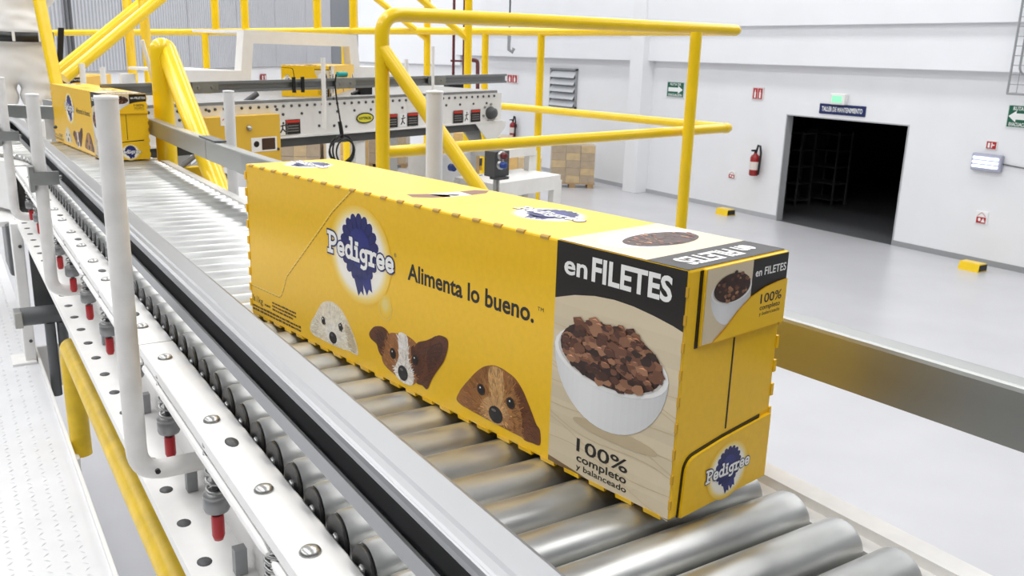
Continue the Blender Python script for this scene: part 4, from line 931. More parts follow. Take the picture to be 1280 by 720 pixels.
    d = topd(); d.rect(0.5685, 0.0005, 0.6605, BW-0.001, BEIGE, 1); d.rect(0.6605, 0.0005, BL_-0.001, BW-0.001, BLK, 1)
    d.ell(0.609, 0.066, 0.030, 0.054, (240, 239, 236), 2); meat(d, 0.617, 0.072, 0.022, 0.042, 70, 3, 11, 1.25); d.done('top_label_panel', t)
    # white title on the black strip reads from the far side of the carton
    d2 = Decal((0, BL_, BH), (0, -1, 0), (1, 0, 0), (0, 0, 1), 0.00012)
    P, F = text2d('en FILETES', 0.03); x0 = min(p[0] for p in P); x1 = max(p[0] for p in P)
    kx = 0.094/(x1-x0); ky = 0.0200/0.7
    d2.add([d2.P(0.6715+p[1]*ky, 0.110-(p[0]-x0)*kx, 3) for p in P], F, 0, False, WHT); d2.done('top_label_title', t)
    return t
CARTON = make_carton()
def carton(o, x, y, th, label, z=0.0):
    o.location = (x, y, z); o.rotation_euler = (0, 0, th); tag(o, label, 'carton', 'printed food cartons'); return o
carton(CARTON, 0.436, 0.439, 0.1597, 'large yellow printed carton in the foreground, askew on the steel rollers')
carton(copy_tree(CARTON), 0.4165, 2.89, 0.09, 'yellow printed carton further down the rollers, partly hidden behind a white post')
# ================================================================ cross conveyor behind
XA = math.radians(12); SLP = 0.026; XD = Vector((math.cos(XA), math.sin(XA), SLP)); XN = Vector((math.sin(XA), -math.cos(XA), 0))   # along, towards camera
UZ = Vector((0, 0, 1))
XR = at(627, 116, 4.3)                      # right end of the front panel, top edge
def xs(px, off=0.0):                        # distance along the front plane (offset towards the camera) where picture column px falls
    lo, hi = -6.0, 1.5
    for _ in range(50):
        m = (lo+hi)/2; v = XR+XD*m+XN*off-CAM
        if 640+FPX*v.dot(RT)/v.dot(fwd) < px: lo = m
        else: hi = m
    return (lo+hi)/2
def xp(px, py, off=0.0):
    s = xs(px, off); p = XR+XD*s+XN*off; p.z = zat(p, py); return p
ZT = XR.z; ZB = zat(XR, 152); SL = xs(118)
XC = thing('belt_conveyor', 'white cross conveyor with dotted side panel and yellow guard box', 'conveyor', (XR+XD*(-1.3)).to_tuple()[:2]+(PZ,))
def xbox(s0, s1, o0, o1, z0, z1, name, m, parent=XC, bev=None):
    c = XR+XD*((s0+s1)/2)+XN*((o0+o1)/2); c.z = (z0+z1)/2+SLP*(s0+s1)/2
    return MB().obox(c, XD*abs(s1-s0)/2, XN*abs(o1-o0)/2, UZ*abs(z1-z0)/2).build(name, m, parent)
xbox(SL, 0, -0.01, 0, ZB, ZT, 'side_panel', 'white')
xbox(SL, 0, 0, 0.012, ZB, ZB+0.008, 'panel_lip', 'white')
xbox(SL, 0, -0.53, -0.52, ZB, ZT, 'side_panel', 'white')
xbox(SL, -0.02, -0.52, -0.01, ZT-0.03, ZT+0.012, 'belt', mat('grey_belt', (150, 150, 150), 0.6, var=0.15, scale=30))
xbox(SL, 0, -0.2, 0.0, ZB-0.035, ZB-0.004, 'under_tray', 'dgrey')
dot = MB().lathe([(0.0056, 0), (0.0056, 0.003), (0, 0.004)], (0, 0, 0), XN, 10).mesh('panel_bolt', 'dgrey')
k = 0; s = -0.05
while s > SL+0.05:
    p = XR+XD*s; put('panel_bolt', dot, XC, (p.x, p.y, ZT-0.013+SLP*s)); s -= 0.036
for s in [-0.10-0.085*i for i in range(26)]:
    p = XR+XD*s; put('panel_bolt', dot, XC, (p.x, p.y, ZT-0.045+SLP*s))
for (px, py) in ((398, 157), (406, 155), (417, 157), (417, 123), (432, 158)):
    p = xp(px, py); put('panel_bolt', dot, XC, (p.x, p.y, p.z))
# warning stickers and the oval maker's badge
def xdecal(px, py, w_, h_):
    p = xp(px, py, 0.003); return Decal(p-XD*w_/2-UZ*h_/2, XD, (0, 0, 1), XN, 0.0006)
for (px, py, ww, lab) in ((490, 151, 0.046, 0), (503.5, 150, 0.030, 1), (516, 149, 0.046, 0), (573, 146, 0.046, 0), (583.5, 145.5, 0.026, 1), (595, 144.5, 0.046, 0), (365, 158.5, 0.052, 0), (352.5, 159.5, 0.032, 1), (300, 165, 0.05, 1)):
    hh = 0.058; ww *= 1.32; d = xdecal(px, py, ww, hh)
    if lab == 0:
        d.rect(0, 0, ww, hh, (30, 28, 28), 1); d.rect(ww*0.05, hh*0.78, ww*0.95, hh*0.96, (206, 52, 36), 2)
        for k in range(3): d.rect(ww*0.12, hh*(0.18+0.18*k), ww*0.88, hh*(0.25+0.18*k), (128, 124, 122), 2)
    else:
        d.rect(0, 0, ww, hh, (242, 242, 242), 1); d.ell(ww*0.55, hh*0.8, ww*0.11, ww*0.11, INK, 2, 10); d.stroke([(ww*0.5, hh*0.7), (ww*0.45, hh*0.4), (ww*0.2, hh*0.15)], ww*0.14, INK, 2); d.stroke([(ww*0.45, hh*0.42), (ww*0.75, hh*0.2)], ww*0.12, INK, 2); d.stroke([(ww*0.25, hh*0.6), (ww*0.5, hh*0.62), (ww*0.85, hh*0.68)], ww*0.1, INK, 2)
    d.done('warning_sticker', XC)
d = xdecal(456, 147.5, 0.092, 0.046)
d.ell(0.046, 0.023, 0.046, 0.023, (20, 26, 22), 1); d.ell(0.046, 0.023, 0.040, 0.018, (222, 214, 60), 2); d.text('HYTROL', 0.0135, 0.0175, 0.011, (20, 26, 22), 3, 0.065, 0.03); d.done('maker_badge', XC)
# yellow chain guard box
a = xs(257, 0.05); b = xs(349, 0.05); pg = XR+XD*b+XN*0.05; gz0 = zat(pg, 192); gz1 = zat(pg, 132)
g = xbox(a, b, 0.0, 0.05, gz0, gz1, 'guard_box', mat('guard_yellow', (226, 182, 62), 0.45, var=0.05, scale=12))
for (fx, fz_) in ((0.04, 0.1), (0.96, 0.1), (0.04, 0.92), (0.96, 0.92)):
    p = XR+XD*(a+(b-a)*fx)+XN*0.05; p.z = gz0+(gz1-gz0)*fz_; sub('guard_screw', MB().lathe([(0.006, 0), (0.006, 0.003)], p, XN, 8), 'dgrey', g)
p = XR+XD*(a+(b-a)*0.56)+XN*0.05; p.z = gz0+(gz1-gz0)*0.56; sub('guard_latch', MB().lathe([(0.012, 0), (0.012, 0.004), (0.006, 0.012), (0, 0.014)], p, XN, 10), 'zinc', g)
p0 = XR+XD*(a+(b-a)*0.18)+XN*0.0505; p0.z = gz0+(gz1-gz0)*0.62
d = Decal(p0, XD, (0, 0, 1), XN, 0.0006); d.rect(0, 0, 0.055, 0.055, (240, 236, 230), 1); d.ell(0.036, 0.044, 0.01, 0.006, INK, 2, 10); d.ell(0.04, 0.014, 0.008, 0.006, INK, 2, 10); d.stroke([(0.008, 0.02), (0.02, 0.03)], 0.003, (200, 80, 60), 2); sub('guard_sticker', d, 'ink', g)
p0 = XR+XD*(a+(b-a)*0.58)+XN*0.0505; p0.z = gz0+(gz1-gz0)*0.06
d = Decal(p0, XD, (0, 0, 1), XN, 0.0006); d.rect(0, 0, 0.11, 0.055, (242, 240, 236), 1); d.rect(0.045, 0.006, 0.102, 0.05, (70, 46, 30), 2); d.ell(0.022, 0.03, 0.012, 0.012, INK, 2, 10); sub('guard_sticker', d, 'ink', g)
# round drive hub at the far end, end bracket, tail plate
p = xp(613, 141, 0.0); MB().lathe([(0.030, 0), (0.030, 0.01), (0.024, 0.02), (0.024, 0.03), (0.010, 0.032)], p, XN, 20).build('drive_hub', 'dgrey', XC)
p = xp(612, 141, 0.0); hb = MB()
for q in range(6): hb.lathe([(0.006, 0), (0.006, 0.006)], p+XD*0.042*math.cos(q*1.047+0.3)+UZ*0.042*math.sin(q*1.047+0.3), XN, 8)
hb.build('hub_bolts', 'zinc', XC)['kind'] = 'stuff'
P = [xp(x, y, 0.004) for x, y in ((594, 154), (632, 151), (632, 158), (621, 174), (609, 174.5))]
MB().prism(P, XN*0.006).build('end_bracket', 'white', XC)
P = [xp(x, y, -0.03) for x, y in ((573, 156), (598, 154), (602, 176), (588, 176))]
MB().prism(P, XN*0.01).build('chute_plate', 'shelf', XC)
# legs
for (px, off) in ((447, -0.03), (447, -0.50), (255, -0.05), (560, -0.50)):
    p = XR+XD*xs(px, off)+XN*off; MB().box((p.x-0.022, p.y-0.022, PZ), (p.x+0.022, p.y+0.022, ZB)).build('support_leg', 'white', XC)
# guide rail with splice plates and rods
def rail_pt(px, py): return xp(px, py, 0.03)
zr1 = rail_pt(600, 93).z; zr0 = zr1-0.042; sr0 = xs(600, 0.03)
def xrail(px0, px1, dz=0.0):
    s0, s1 = xs(px0, 0.03), xs(px1, 0.03); o = XR+XN*0.03
    for (h0, h1, oo) in ((0.0, 0.006, 0.012), (0.036, 0.042, 0.012)):
        pass
    prof = [(0.012, 0), (0.012, 0.010), (0.009, 0.010), (0.009, 0.004), (0.0, 0.004), (0.0, 0.038), (0.009, 0.038), (0.009, 0.032), (0.012, 0.032), (0.012, 0.042), (-0.003, 0.042), (-0.003, 0)]
    a_ = o+XD*s0; b_ = o+XD*s1; a_.z = zr0+SLP*(s0-sr0); b_.z = zr0+SLP*(s1-sr0)
    MB().sweep(prof, XN, UZ, a_, b_).build('guide_rail', mat('rail_grey', (150, 154, 158), 0.35, 0.7), XC)
xrail(128, 428); xrail(430, 541); xrail(543, 631)
for px in (258, 432, 546):
    s = xs(px, 0.044); c = XR+XD*s+XN*0.044; c.z = zr0+0.021+SLP*(s-sr0)
    pl = MB().obox(c, XD*0.05, XN*0.003, UZ*0.019).build('splice_plate', 'galv', XC)
    for q in (-1, 1): sub('splice_bolt', MB().lathe([(0.007, 0), (0.006, 0.006)], c+XD*0.026*q+XN*0.003, XN, 8), 'zinc', pl)
for px in (368, 379):
    s = xs(px, 0.044); c = XR+XD*s+XN*0.044; c.z = zr0+0.021+SLP*(s-sr0); MB().obox(c, XD*0.006, XN*0.004, UZ*0.03).build('rail_strap', 'black', XC)
for (px, py0, py1, r, off) in ((405, 72, 161, 0.009, 0.06), (541, 58, 117, 0.007, 0.06), (508, 74, 98, 0.010, -0.38)):
    p = XR+XD*xs(px, off)+XN*off; MB().tube([(p.x, p.y, zat(p, py1)), (p.x, p.y, zat(p, py0))], r, 10).build('rail_rod', 'white', XC)
p0 = xp(184, 50, 0.10); p1 = xp(197, 112, 0.10); MB().tube([p0, p1], 0.007, 8).build('rail_rod', 'white', XC)
# sensor with hanging cable coil
c = xp(428, 93, 0.03)
ts = thing('photo_sensor', 'teal photo sensor on the cross conveyor rail with a hanging black cable', 'sensor', c)
MB().tube([c-XD*0.022, c+XD*0.022], 0.011, 12).build('sensor_body', 'sheen', ts)
pc = [xp(x, y, 0.07) for x, y in ((421, 93), (419, 105), (421, 125), (424, 145), (426, 162), (427, 170))]
MB().tube(pc, 0.0035, 8).build('cable', 'black', ts)
pc = [xp(x, y, 0.07) for x, y in ((424, 152), (425.5, 160), (427, 172))]; MB().tube(pc, 0.008, 10).build('cable_sleeve', 'black', ts)
ce = xp(426, 186, 0.07)
for k, (rx, rz, ox) in enumerate(((0.058, 0.055, 0), (0.050, 0.062, 0.004), (0.062, 0.048, -0.004), (0.044, 0.052, 0.01))):
    MB().tube([ce+XD*(ox+rx*math.cos(q*6.283/24))+UZ*(rz*math.sin(q*6.283/24)-0.004*k)+XN*0.004*k for q in range(24)], 0.0036, 7, closed=True).build('cable_loop', 'black', ts)
# dark strut and small parts behind the rail
p0 = xp(302, 131, -0.06); p1 = xp(322, 117, -0.06); MB().tube([p0, p1], 0.012, 8).build('stop_arm', 'dgrey', XC)
p0 = xp(440, 118, -0.1); p1 = xp(467, 106, -0.1); MB().tube([p0, p1], 0.009, 8).build('stop_arm', 'black', XC)
p0 = xp(455, 114, -0.1); MB().obox(p0, XD*0.03, XN*0.02, UZ*0.018).build('stop_block', 'black', XC)
# carton on the cross conveyor, tilted cartons
p = XR+XD*xs(352, -0.17)+XN*(-0.17)
c3 = carton(copy_tree(CARTON), p.x, p.y, math.radians(-31), 'yellow carton lying flat on the cross conveyor behind the strapped guide rail', ZT+0.0125+SLP*xs(352, -0.17)+BW)
c3.rotation_euler = (0, math.radians(90), math.radians(-31))
# ================================================================ short infeed bed beyond the curve with a carton
pI = at(68, 113, 4.35); zI = pI.z-0.135
IN = thing('infeed_conveyor', 'short roller bed beyond the conveyor curve', 'conveyor', (pI.x+0.1, pI.y+0.2, PZ))
for k in range(14):
    y = pI.y-0.03+0.055*k; MB().tube([(pI.x-0.04, y, zI-0.021), (pI.x+0.42, y, zI-0.021)], 0.021, 14).build('roller', 'steel', IN)
for x in (pI.x-0.06, pI.x+0.44): MB().box((x-0.02, pI.y-0.06, zI-0.12), (x+0.02, pI.y+0.72, zI-0.01)).build('frame_side', 'white', IN)
for x in (pI.x-0.06, pI.x+0.44):
    for y in (pI.y, pI.y+0.65): MB().box((x-0.02, y-0.02, PZ), (x+0.02, y+0.02, zI-0.12)).build('support_leg', 'white', IN)
for (px, py) in ((104, 79), (129.5, 84)):
    p = at(px, 100, 4.15); MB().tube([(p.x, p.y, zI-0.1), (p.x, p.y, zat(p, py))], 0.0135, 12).build('rail_post', 'white', IN)
carton(copy_tree(CARTON), pI.x, pI.y, math.radians(-20), 'yellow carton turning beyond the curve behind two white posts', zI)

# ================================================================ yellow guard railing of the crossing platform
def vtube(t, pts, r, name, m='yellow', seg=16, fr=0.0):
    return MB().tube(fillet(pts, fr, 8) if fr else pts, r, seg).build(name, m, t)
A0 = at(478, 120, 2.9); B0 = at(914, 100, 3.8)
zt = (zat(A0, 17)+zat(B0, 38))/2; zA, zB = zat(A0, 17), zat(B0, 38); mA, mB = zat(A0, 190.5), zat(B0, 160)
GRL = thing('guard_rail', 'yellow pipe guard railing with rounded corner around the crossing platform', 'railing', (B0.x, B0.y, PZ))
V = lambda p, z: Vector((p.x, p.y, z))
r2 = [(677, 40, 5.0), (607, 39, 5.25), (440, 38.5, 5.7), (262, 40, 6.1), (62, 41, 6.6)]
R2 = [at(*q) for q in r2]
vtube(GRL, [V(A0, PZ), V(A0, zA), V(B0, zB)], 0.0235, 'top_rail', fr=0.07)
vtube(GRL, [V(B0, zB), R2[0], R2[1], R2[2], R2[3], R2[4]], 0.0225, 'top_rail')
m0 = at(677, 137, 5.0); m1 = at(628, 133, 5.2)
vtube(GRL, [V(A0, mA), V(B0, mB)], 0.0205, 'mid_rail'); vtube(GRL, [V(B0, mB), m0, m1, at(560, 128, 5.4)], 0.020, 'mid_rail')
for zz in (zB, mB): MB().lathe([(0.022, -0.02), (0.023, 0.0), (0.016, 0.018), (0, 0.024)], V(B0, zz), (B0-A0).normalized(), 14).build('corner_bend', 'yellow', GRL)
p860 = at(861, 160, 3.62); vtube(GRL, [V(p860, PZ), V(p860, zat(p860, 40))], 0.0235, 'post')
p = R2[0]; vtube(GRL, [V(p, PZ), p], 0.0215, 'post'); p = R2[1]; vtube(GRL, [V(p, PZ), p], 0.0205, 'post')
for px in (257, 431):
    p = at(px, 60, 6.1 if px < 300 else 5.75); vtube(GRL, [V(p, PZ), V(p, zat(p, 40))], 0.023, 'post')
for px in (270, 307, 397, 442):
    t_ = 6.1-(px-262)*0.0022; p = at(px, 39, t_); vtube(GRL, [p, V(p, 1.5)], 0.026, 'upper_post')
p = at(62, 41, 6.6); vtube(GRL, [V(p, PZ), p], 0.021, 'post')
# slanted stair rail welded to the near post
a_ = V(A0, zat(A0, 60)); b_ = at(592, 226, 2.85); vtube(GRL, [a_, b_, b_+(b_-a_)*0.75], 0.0235, 'stair_rail')
# platform deck below that railing
DK = thing('crossing_platform', 'white deck of the crossing platform under the yellow railing', 'platform', (2.0, 4.0, PZ))
P = [V(A0, PZ), V(B0, PZ), V(R2[0], PZ), V(R2[2], PZ), V(R2[4], PZ)+Vector((-0.6, 0.2, 0)), Vector((0.75, 4.6, PZ)), Vector((0.75, 3.2, PZ))]
MB().prism([q+Vector((0, 0, -0.05)) for q in P], (0, 0, 0.05)).build('deck_plate', 'plate', DK)
for q in (A0, B0, R2[0], R2[2]): MB().box((q.x-0.05, q.y-0.05, FZ), (q.x+0.05, q.y+0.05, PZ-0.05)).build('support_post', 'white', DK)
# stair handrail by the guide rail (thick yellow hoop)
h0 = at(206, 150, 2.80); hz = zat(h0, 59)
HR = thing('stair_handrail', 'thick yellow hoop handrail rising just behind the guide rail', 'handrail', (h0.x, h0.y, PZ))
e0 = at(275, 240, 2.50); top = V(h0, hz); dirn = (e0-at(213, 66, 2.80)).normalized()
vtube(HR, [V(h0, PZ), V(h0, hz), V(h0, hz)+Vector((0.02, 0.012, -0.004)), e0, e0+dirn*0.35], 0.031, 'hoop', seg=20, fr=0.035)
vtube(HR, [e0+dirn*0.35, e0+dirn*0.35-Vector((0, 0, 0.5))], 0.0275, 'post', seg=20)
# stairs up to the upper crossing, far side: two posts with falling rails
SR = thing('stair_handrail', 'pair of yellow stair rails slanting down to posts behind the cross conveyor', 'handrail', V(at(560, 100, 5.2), PZ))
for (px, t_, q) in ((534, 5.5, (470, -2)), (585, 4.9, (525, -2))):
    p = at(px, 60, t_); vtube(SR, [V(p, PZ), V(p, 1.5)], 0.021 if px < 560 else 0.0215, 'post'); a_ = V(p, zat(p, 49)); b_ = at(q[0], q[1], t_-0.1); vtube(SR, [a_, b_, b_+(b_-a_)*1.6], 0.019, 'slanted_rail')
# stairs at the left behind the worker
SL2 = thing('stair_handrail', 'yellow stair railing of two parallel slanted pipes beside the worker', 'handrail', V(at(120, 90, 4.4), PZ))
lo1, lo2 = at(68, 93, 4.25), at(80, 98, 4.1)
hi1, hi2 = at(180, 1, 4.75), at(198, 0, 4.45)
vtube(SL2, [lo1, hi1, hi1+(hi1-lo1)*1.2], 0.027, 'slanted_rail'); vtube(SL2, [lo2, hi2, hi2+(hi2-lo2)*1.2], 0.027, 'slanted_rail')
for (x0, y0, x1, y1, t_) in ((158, -4, 167, 108, 4.75), (178, -4, 188, 108, 4.5)):
    p = at(x0, y0, t_); q = at(x1, y1, t_); d_ = (p-q); vtube(SL2, [q-d_*((q.z-PZ)/d_.z), q, p, p+d_*1.8], 0.024, 'post')
p = at(48, -4, 4.0); q = at(73, 116, 4.0); d_ = p-q; vtube(SL2, [q-d_*((q.z-PZ)/d_.z), q, p, p+d_*1.0], 0.027, 'post')

# ================================================================ white moulded step bridge behind the cross conveyor
BR_ = thing('step_bridge', 'white stepped bridge frame arching behind the cross conveyor rail', 'bridge', V(at(370, 90, 5.0), PZ))
OFF = -0.55
prof = [(222, 93), (302, 92), (306.5, 44), (446, 43.5), (450, 87), (486, 87)]
def bridge_band(off, dx=0):
    pts = [xp(x+dx, y, off) for x, y in prof]
    inner = []; th = 0.045
    # outline offset downward / inward in the XD-Z plane
    P2 = [((p-XR).dot(XD), p.z) for p in pts]
    P2[0] = (P2[0][0], P2[1][1]); P2[4] = (P2[4][0], P2[5][1]); P2[2] = (P2[2][0], (P2[2][1]+P2[3][1])/2); P2[3] = (P2[3][0], P2[2][1])
    P2[1] = (P2[1][0], P2[1][1]); 
    up = P2; dn = [(P2[0][0], P2[0][1]-th), (P2[1][0]+th, P2[1][1]-th), (P2[2][0]+th, P2[2][1]-th), (P2[3][0]-th, P2[3][1]-th), (P2[4][0]-th, P2[4][1]-th), (P2[5][0], P2[5][1]-th)]
    mb = MB(); base = XR+XN*off
    def W(a): q = base+XD*a[0]; q.z = a[1]; return q
    for i in range(5): mb.prism([W(up[i]), W(up[i+1]), W(dn[i+1]), W(dn[i])], -XN*0.06)
    mb.build('side_frame', 'white', BR_); return up, dn, W
up, dn, W = bridge_band(OFF)
up2, dn2, W2 = bridge_band(OFF-0.55)
for i in (0, 2, 4):
    MB().prism([W(up[i]), W(up[i+1]), W(up[i+1])-XN*0.5, W(up[i])-XN*0.5], UZ*0.012).build('tread', 'white', BR_)
MB().prism([W(up[1]), W(up[2]), W(up[2])-XN*0.012+UZ*0, W(up[1])-XN*0.012], XD*0.0).build('riser_edge', 'white', BR_) if False else None
for i in (0, 5):
    q = W(up[i]); MB().box((q.x-0.03, q.y-0.03, PZ), (q.x+0.03, q.y+0.03, up[i][1]-0.02)).build('support_leg', 'white', BR_)
    q = q-XN*0.52; MB().box((q.x-0.03, q.y-0.03, PZ), (q.x+0.03, q.y+0.03, up[i][1]-0.02)).build('support_leg', 'white', BR_)
p = W(up[1]); 

# ================================================================ white steps with push button station
ST = thing('white_steps', 'white two step stand behind the yellow guard railing', 'steps', V(at(650, 240, 4.7), PZ))
def slab(px0, px1, py, h, depth, t_, name):
    a_ = at(px0, py, t_); b_ = at(px1, py, t_); L_ = Vector((b_.x-a_.x, b_.y-a_.y, 0)); z = (a_.z+b_.z)/2
    d_ = XD*L_.length; c = Vector((a_.x, a_.y, z))+d_/2-XN*depth/2
    MB().obox(c-UZ*h/2, d_/2, XN*depth/2, UZ*h/2).build(name, 'white', ST); return c, d_
c1, d1_ = slab(626, 690, 189, 0.045, 0.32, 4.6, 'tread'); c2, d2_ = slab(618, 741, 232, 0.075, 0.30, 4.35, 'tread')
for (c, d_, z0) in ((c1, d1_, c2.z), (c2, d2_, PZ)):
    for s_ in (-0.92, 0.92):
        for n_ in (-0.13, 0.13):
            q = c+d_*0.5*s_+XN*n_; MB().box((q.x-0.025, q.y-0.025, PZ), (q.x+0.025, q.y+0.025, c.z-0.02)).build('leg', 'white', ST)
cw = at(560, 200, 4.5); cw2 = at(604, 200, 4.5)
cab = thing('control_cabinet', 'white control cabinet standing beside the slanted yellow stair rail', 'cabinet', V(at(585, 230, 4.6), PZ))
ca = at(538, 185, 4.7); cb_ = at(604, 185, 4.7); cc = (ca+cb_)/2; hw = (cb_-ca).length/2
MB().obox(V(cc, (PZ+zat(cc, 186))/2)-XN*0.12, XD*hw, XN*0.12, UZ*(zat(cc, 186)-PZ)/2).build('body', 'white', cab)
MB().obox(V(cc, (PZ+zat(cc, 188))/2)+XN*0.004, XD*hw*0.94, XN*0.006, UZ*(zat(cc, 190)-PZ)/2*0.94).build('cabinet_door', 'wall', cab)
q = xp(601, 220, 0); q = at(601, 207, 4.55); 
for (py, m_, hh) in ((203, 'dgrey', 0.022), (210, 'pcarty', 0.012), (223, 'blue', 0.018)):
    q = at(601, py, 4.62); MB().obox(q, XD*0.008, XN*0.003, UZ*hh).build('status_label', m_, cab)
q = at(563, 209, 4.62); MB().lathe([(0.02, 0), (0.02, 0.03)], q, XN, 12).build('selector_knob', 'blue', cab)
PB = thing('push_button_station', 'grey push button box with dark and blue buttons on a thin stand', 'control box', V(at(620, 221, 4.2), PZ))
b0 = at(621, 204, 4.2); hw = 12.5*4.2/FPX; hh = 15.5*4.2/FPX
MB().obox(b0, XD*hw, XN*0.035, UZ*hh).build('box', 'dgrey', PB)
for (px, py, m_) in ((626, 194.5, 'redpipe'), (625, 206, 'blue')):
    q = at(px, py, 4.13); MB().lathe([(0.022, 0), (0.022, 0.012), (0.018, 0.014)], q, XN, 16).build('button_ring', 'zinc', PB); MB().lathe([(0.016, 0.012), (0.016, 0.034), (0.012, 0.038), (0, 0.038)], q, XN, 14).build('button', m_, PB)
MB().tube([b0-UZ*hh, V(b0, PZ)], 0.016, 10).build('stand', 'zinc', PB); q = b0-UZ*(hh+0.008); MB().obox(q+XN*0.02, XD*0.035, XN*0.03, UZ*0.006).build('bracket', 'dgrey', PB)
# diagonal dark conveyor strut and yellow guard seen below the guide rail
LW = thing('chain_drive', 'grey slatted drive cover low behind the guide rail', 'machine', V(at(240, 210, 3.1), PZ))
a_ = at(222, 212, 2.9); b_ = at(248, 192, 3.2); d_ = (b_-a_).normalized()
for k in range(4):
    o_ = UZ*(-0.022*k)+Vector((0.01*k, 0, 0)); MB().tube([a_+o_, b_+o_], 0.008, 8).build('drive_bar', 'shelf' if k % 2 else 'dgrey', LW)
a_ = at(228, 216, 3.0); b_ = at(262, 213, 3.0); c = (a_+b_)/2; MB().obox(c, (b_-a_)/2, XN*0.02, UZ*0.018).build('yellow_guard', 'yellowworn', LW)
c = at(250, 222, 3.2); MB().obox(V(c, (c.z+PZ)/2), XD*0.12, XN*0.05, UZ*(c.z-PZ)/2).build('drive_housing', 'dgrey', LW)

# ================================================================ the worker
def skin_mesh(name, verts, edges, mats, root=0, sub_=2, parent=None, fold=0.0):
    me = bpy.data.meshes.new(name); me.from_pydata([v[:3] for v in verts], edges, []); o = bpy.data.objects.new(name, me); COL.objects.link(o)
    o.modifiers.new('s', 'SKIN'); sv = me.skin_vertices[0].data
    for i, v in enumerate(verts): sv[i].radius = (v[3], v[4] if len(v) > 4 else v[3]); sv[i].use_root = (i == root)
    m = o.modifiers.new('b', 'SUBSURF'); m.levels = sub_; m.render_levels = sub_
    dg = bpy.context.evaluated_depsgraph_get(); dg.update(); ne = bpy.data.meshes.new_from_object(o.evaluated_get(dg)); bpy.data.objects.remove(o); bpy.data.meshes.remove(me)
    ne.name = name; ne.materials.clear()
    for mm in mats: ne.materials.append(M[mm])
    for p_ in ne.polygons: p_.use_smooth = True
    if fold:
        from mathutils import noise
        nn = [v.normal.copy() for v in ne.vertices]
        for v, q in zip(ne.vertices, nn):
            c = v.co; a = noise.noise(Vector((c.x*5+c.z*6, c.y*5, c.z*16)))+0.6*noise.noise(Vector((c.x*14, c.y*14+c.z*5, c.z*22)))
            v.co = c+q*fold*a
        ne.update()
    return put(name, ne, parent)
WP = at(18, 60, 4.75); 
PE = thing('person', 'worker in white shirt, white trousers and black belt, seen from behind', 'person', (WP.x, WP.y, PZ), -0.06, world=False)
HT = [  # pelvis, spine, neck, head
 (0, 0, 0.93, 0.15, 0.10), (0, 0, 1.08, 0.135, 0.095), (0, 0.01, 1.25, 0.16, 0.10), (0, 0.0, 1.40, 0.15, 0.09), (0, 0.01, 1.49, 0.055), (0, 0.03, 1.56, 0.055), (0, 0.035, 1.64, 0.075, 0.09), (0, 0.03, 1.73, 0.06, 0.075),
 (0.09, 0, 0.84, 0.085), (0.10, 0.01, 0.48, 0.058), (0.105, -0.02, 0.27, 0.052), (0.11, -0.02, 0.08, 0.036), (0.115, 0.10, 0.035, 0.035, 0.03),
 (-0.09, 0, 0.84, 0.085), (-0.10, 0.01, 0.48, 0.058), (-0.105, -0.02, 0.27, 0.052), (-0.11, -0.02, 0.08, 0.036), (-0.115, 0.10, 0.035, 0.035, 0.03),
 (0.17, 0, 1.38, 0.055), (0.165, 0.15, 1.17, 0.042), (0.12, 0.38, 1.14, 0.032), (-0.17, 0, 1.38, 0.055), (-0.165, 0.15, 1.17, 0.042), (-0.16, 0.37, 1.12, 0.032)]
ED = [(0, 1), (1, 2), (2, 3), (3, 4), (4, 5), (5, 6), (6, 7), (0, 8), (8, 9), (9, 10), (10, 11), (11, 12), (0, 13), (13, 14), (14, 15), (15, 16), (16, 17), (3, 18), (18, 19), (19, 20), (3, 21), (21, 22), (22, 23)]
def hand(base, dir_, side_):
    vs_ = [(*base, 0.028, 0.018)]; es = []; b = Vector(base); f = Vector(dir_).normalized(); s = Vector(side_).normalized(); dn_ = f.cross(s)
    p = b+f*0.08; vs_.append((*p, 0.036, 0.014)); es.append((0, 1))
    for k, L_ in enumerate((0.070, 0.080, 0.075, 0.058)):
        o_ = p+s*(0.027-0.018*k); i0 = len(vs_)
        for j, fr_ in enumerate((0.1, 0.55, 1.0)): q = o_+f*L_*fr_+dn_*(-0.02*fr_*fr_); vs_.append((*q, 0.009-0.001*j))
        es += [(1, i0), (i0, i0+1), (i0+1, i0+2)]
    i0 = len(vs_); q = b+f*0.03+s*0.03; vs_.append((*q, 0.011)); q = q+f*0.035+s*0.022; vs_.append((*q, 0.0095)); q = q+f*0.03+s*0.006; vs_.append((*q, 0.0085)); es += [(0, i0), (i0, i0+1), (i0+1, i0+2)]
    return vs_, es
allv, alle = list(HT), list(ED)
for (wi, dr_, sd_) in ((20, (-0.2, 0.95, -0.2), (-1, 0, 0.3)), (23, (0.2, 0.95, -0.2), (1, 0, 0.3))):
    hv, he = hand(HT[wi][:3], dr_, sd_); o_ = len(allv)-1
    allv += hv[1:]; alle += [tuple((wi if i == 0 else i+o_) for i in e) for e in he]
body = skin_mesh('body', allv, alle, ['skin'], 0, 2, PE)
skin_mesh('shirt', [(0, 0, 0.94, 0.190, 0.130), (0, 0, 1.02, 0.186, 0.128), (0, 0, 1.10, 0.180, 0.122), (0, 0.01, 1.25, 0.190, 0.122), (0, 0, 1.39, 0.165, 0.108), (0, 0.01, 1.47, 0.075), (0.175, 0, 1.38, 0.075), (0.167, 0.14, 1.175, 0.062), (0.145, 0.26, 1.15, 0.05), (-0.175, 0, 1.38, 0.075), (-0.167, 0.14, 1.175, 0.062), (-0.145, 0.26, 1.15, 0.05)], [(0, 1), (1, 2), (2, 3), (3, 4), (4, 5), (4, 6), (6, 7), (7, 8), (4, 9), (9, 10), (10, 11)], ['shirt'], 0, 4, PE, 0.016)
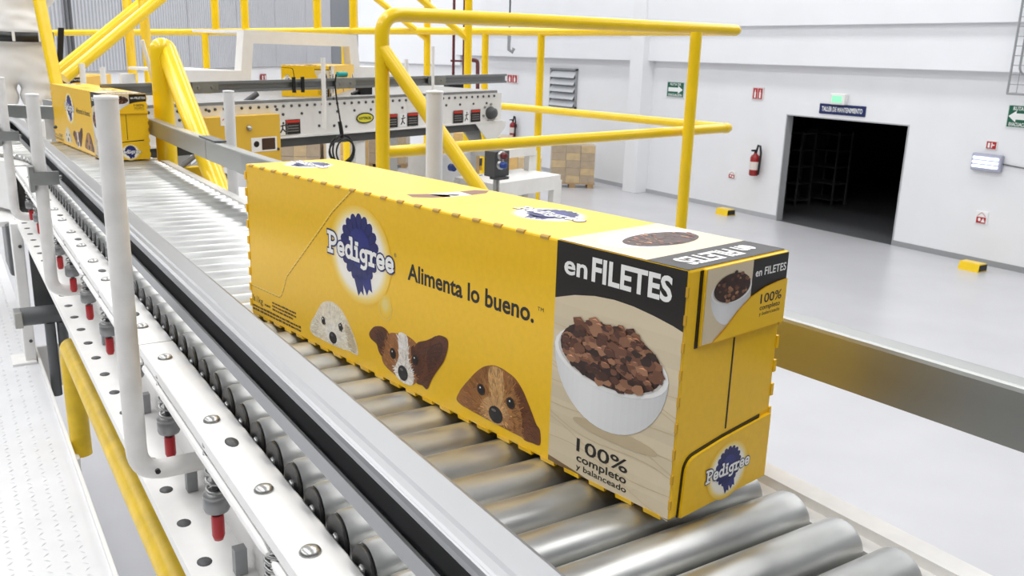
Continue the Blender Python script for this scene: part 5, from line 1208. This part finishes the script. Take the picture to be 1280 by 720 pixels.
skin_mesh('trousers', [(0, 0, 0.90, 0.185, 0.130), (0, -0.005, 1.02, 0.176, 0.122), (0.092, -0.005, 0.80, 0.108, 0.115), (0.10, 0.01, 0.48, 0.082), (0.106, -0.015, 0.25, 0.076), (0.11, -0.02, 0.07, 0.072), (-0.092, -0.005, 0.80, 0.108, 0.115), (-0.10, 0.01, 0.48, 0.082), (-0.106, -0.015, 0.25, 0.076), (-0.11, -0.02, 0.07, 0.072)], [(0, 1), (0, 2), (2, 3), (3, 4), (4, 5), (0, 6), (6, 7), (7, 8), (8, 9)], ['trouser'], 0, 4, PE, 0.011)
bl = MB(); n = 36; v = []
for z, k in ((0.945, 1.06), (0.945, 1.12), (0.995, 1.12), (0.995, 1.06)):
    for i in range(n): q = 2*math.pi*i/n; v.append((0.176*k*math.cos(q), -0.006+0.130*k*math.sin(q), z+0.006*math.sin(q)))
bl.add(v, [(a*n+i, a*n+(i+1) % n, ((a+1) % 4)*n+(i+1) % n, ((a+1) % 4)*n+i) for a in range(4) for i in range(n)], 0, True); bl.build('belt', 'belt', PE)
for q in (-1.57, -0.9, -2.3): MB().obox((0.199*math.cos(q), -0.006+0.147*math.sin(q), 0.970), (0.007*-math.sin(q), 0.007*math.cos(q), 0), (0.003*math.cos(q), 0.003*math.sin(q), 0), (0, 0, 0.028)).build('belt_loop', 'trouser', PE)
MB().obox((0.222, -0.02, 0.92), (0.014, 0, 0), (0, 0.035, 0), (0.012, 0, 0.10)).build('radio_holster', 'black', PE)
h = MB(); h.lathe([(0.0, 0.0), (0.083, 0.0), (0.092, 0.05), (0.085, 0.10), (0.05, 0.135), (0, 0.145)], (0, 0.02, 1.645), (0, 0, 1), 20); h.build('hair', 'hair', PE)
fc = MB()
for sx in (-0.03, 0.03): fc.lathe([(0.011, 0), (0.008, 0.006), (0, 0.008)], (sx, 0.118, 1.655), (0, 1, 0), 10)
fc.build('eyes', 'black', PE)
MB().lathe([(0.014, -0.03), (0.012, 0.0), (0.0, 0.03)], (0, 0.122, 1.625), (0, 0.25, 1), 8).build('nose', 'skin', PE)
MB().obox((0, 0.116, 1.585), (0.022, 0, 0), (0, 0.004, 0), (0, 0, 0.004)).build('mouth', 'redpaint', PE)
for sx in (-1, 1):
    MB().lathe([(0.022, -0.008), (0.022, 0.008)], (sx*0.082, 0.03, 1.64), (1, 0, 0), 12).build('ear', 'skin', PE)
    MB().bbox((sx*0.115-0.045, -0.08, 0.0), (sx*0.115+0.045, 0.19, 0.075), 0.02).build('shoe', 'black', PE)
for o in COL.objects:
    if 'world_parts' in o: del o['world_parts']
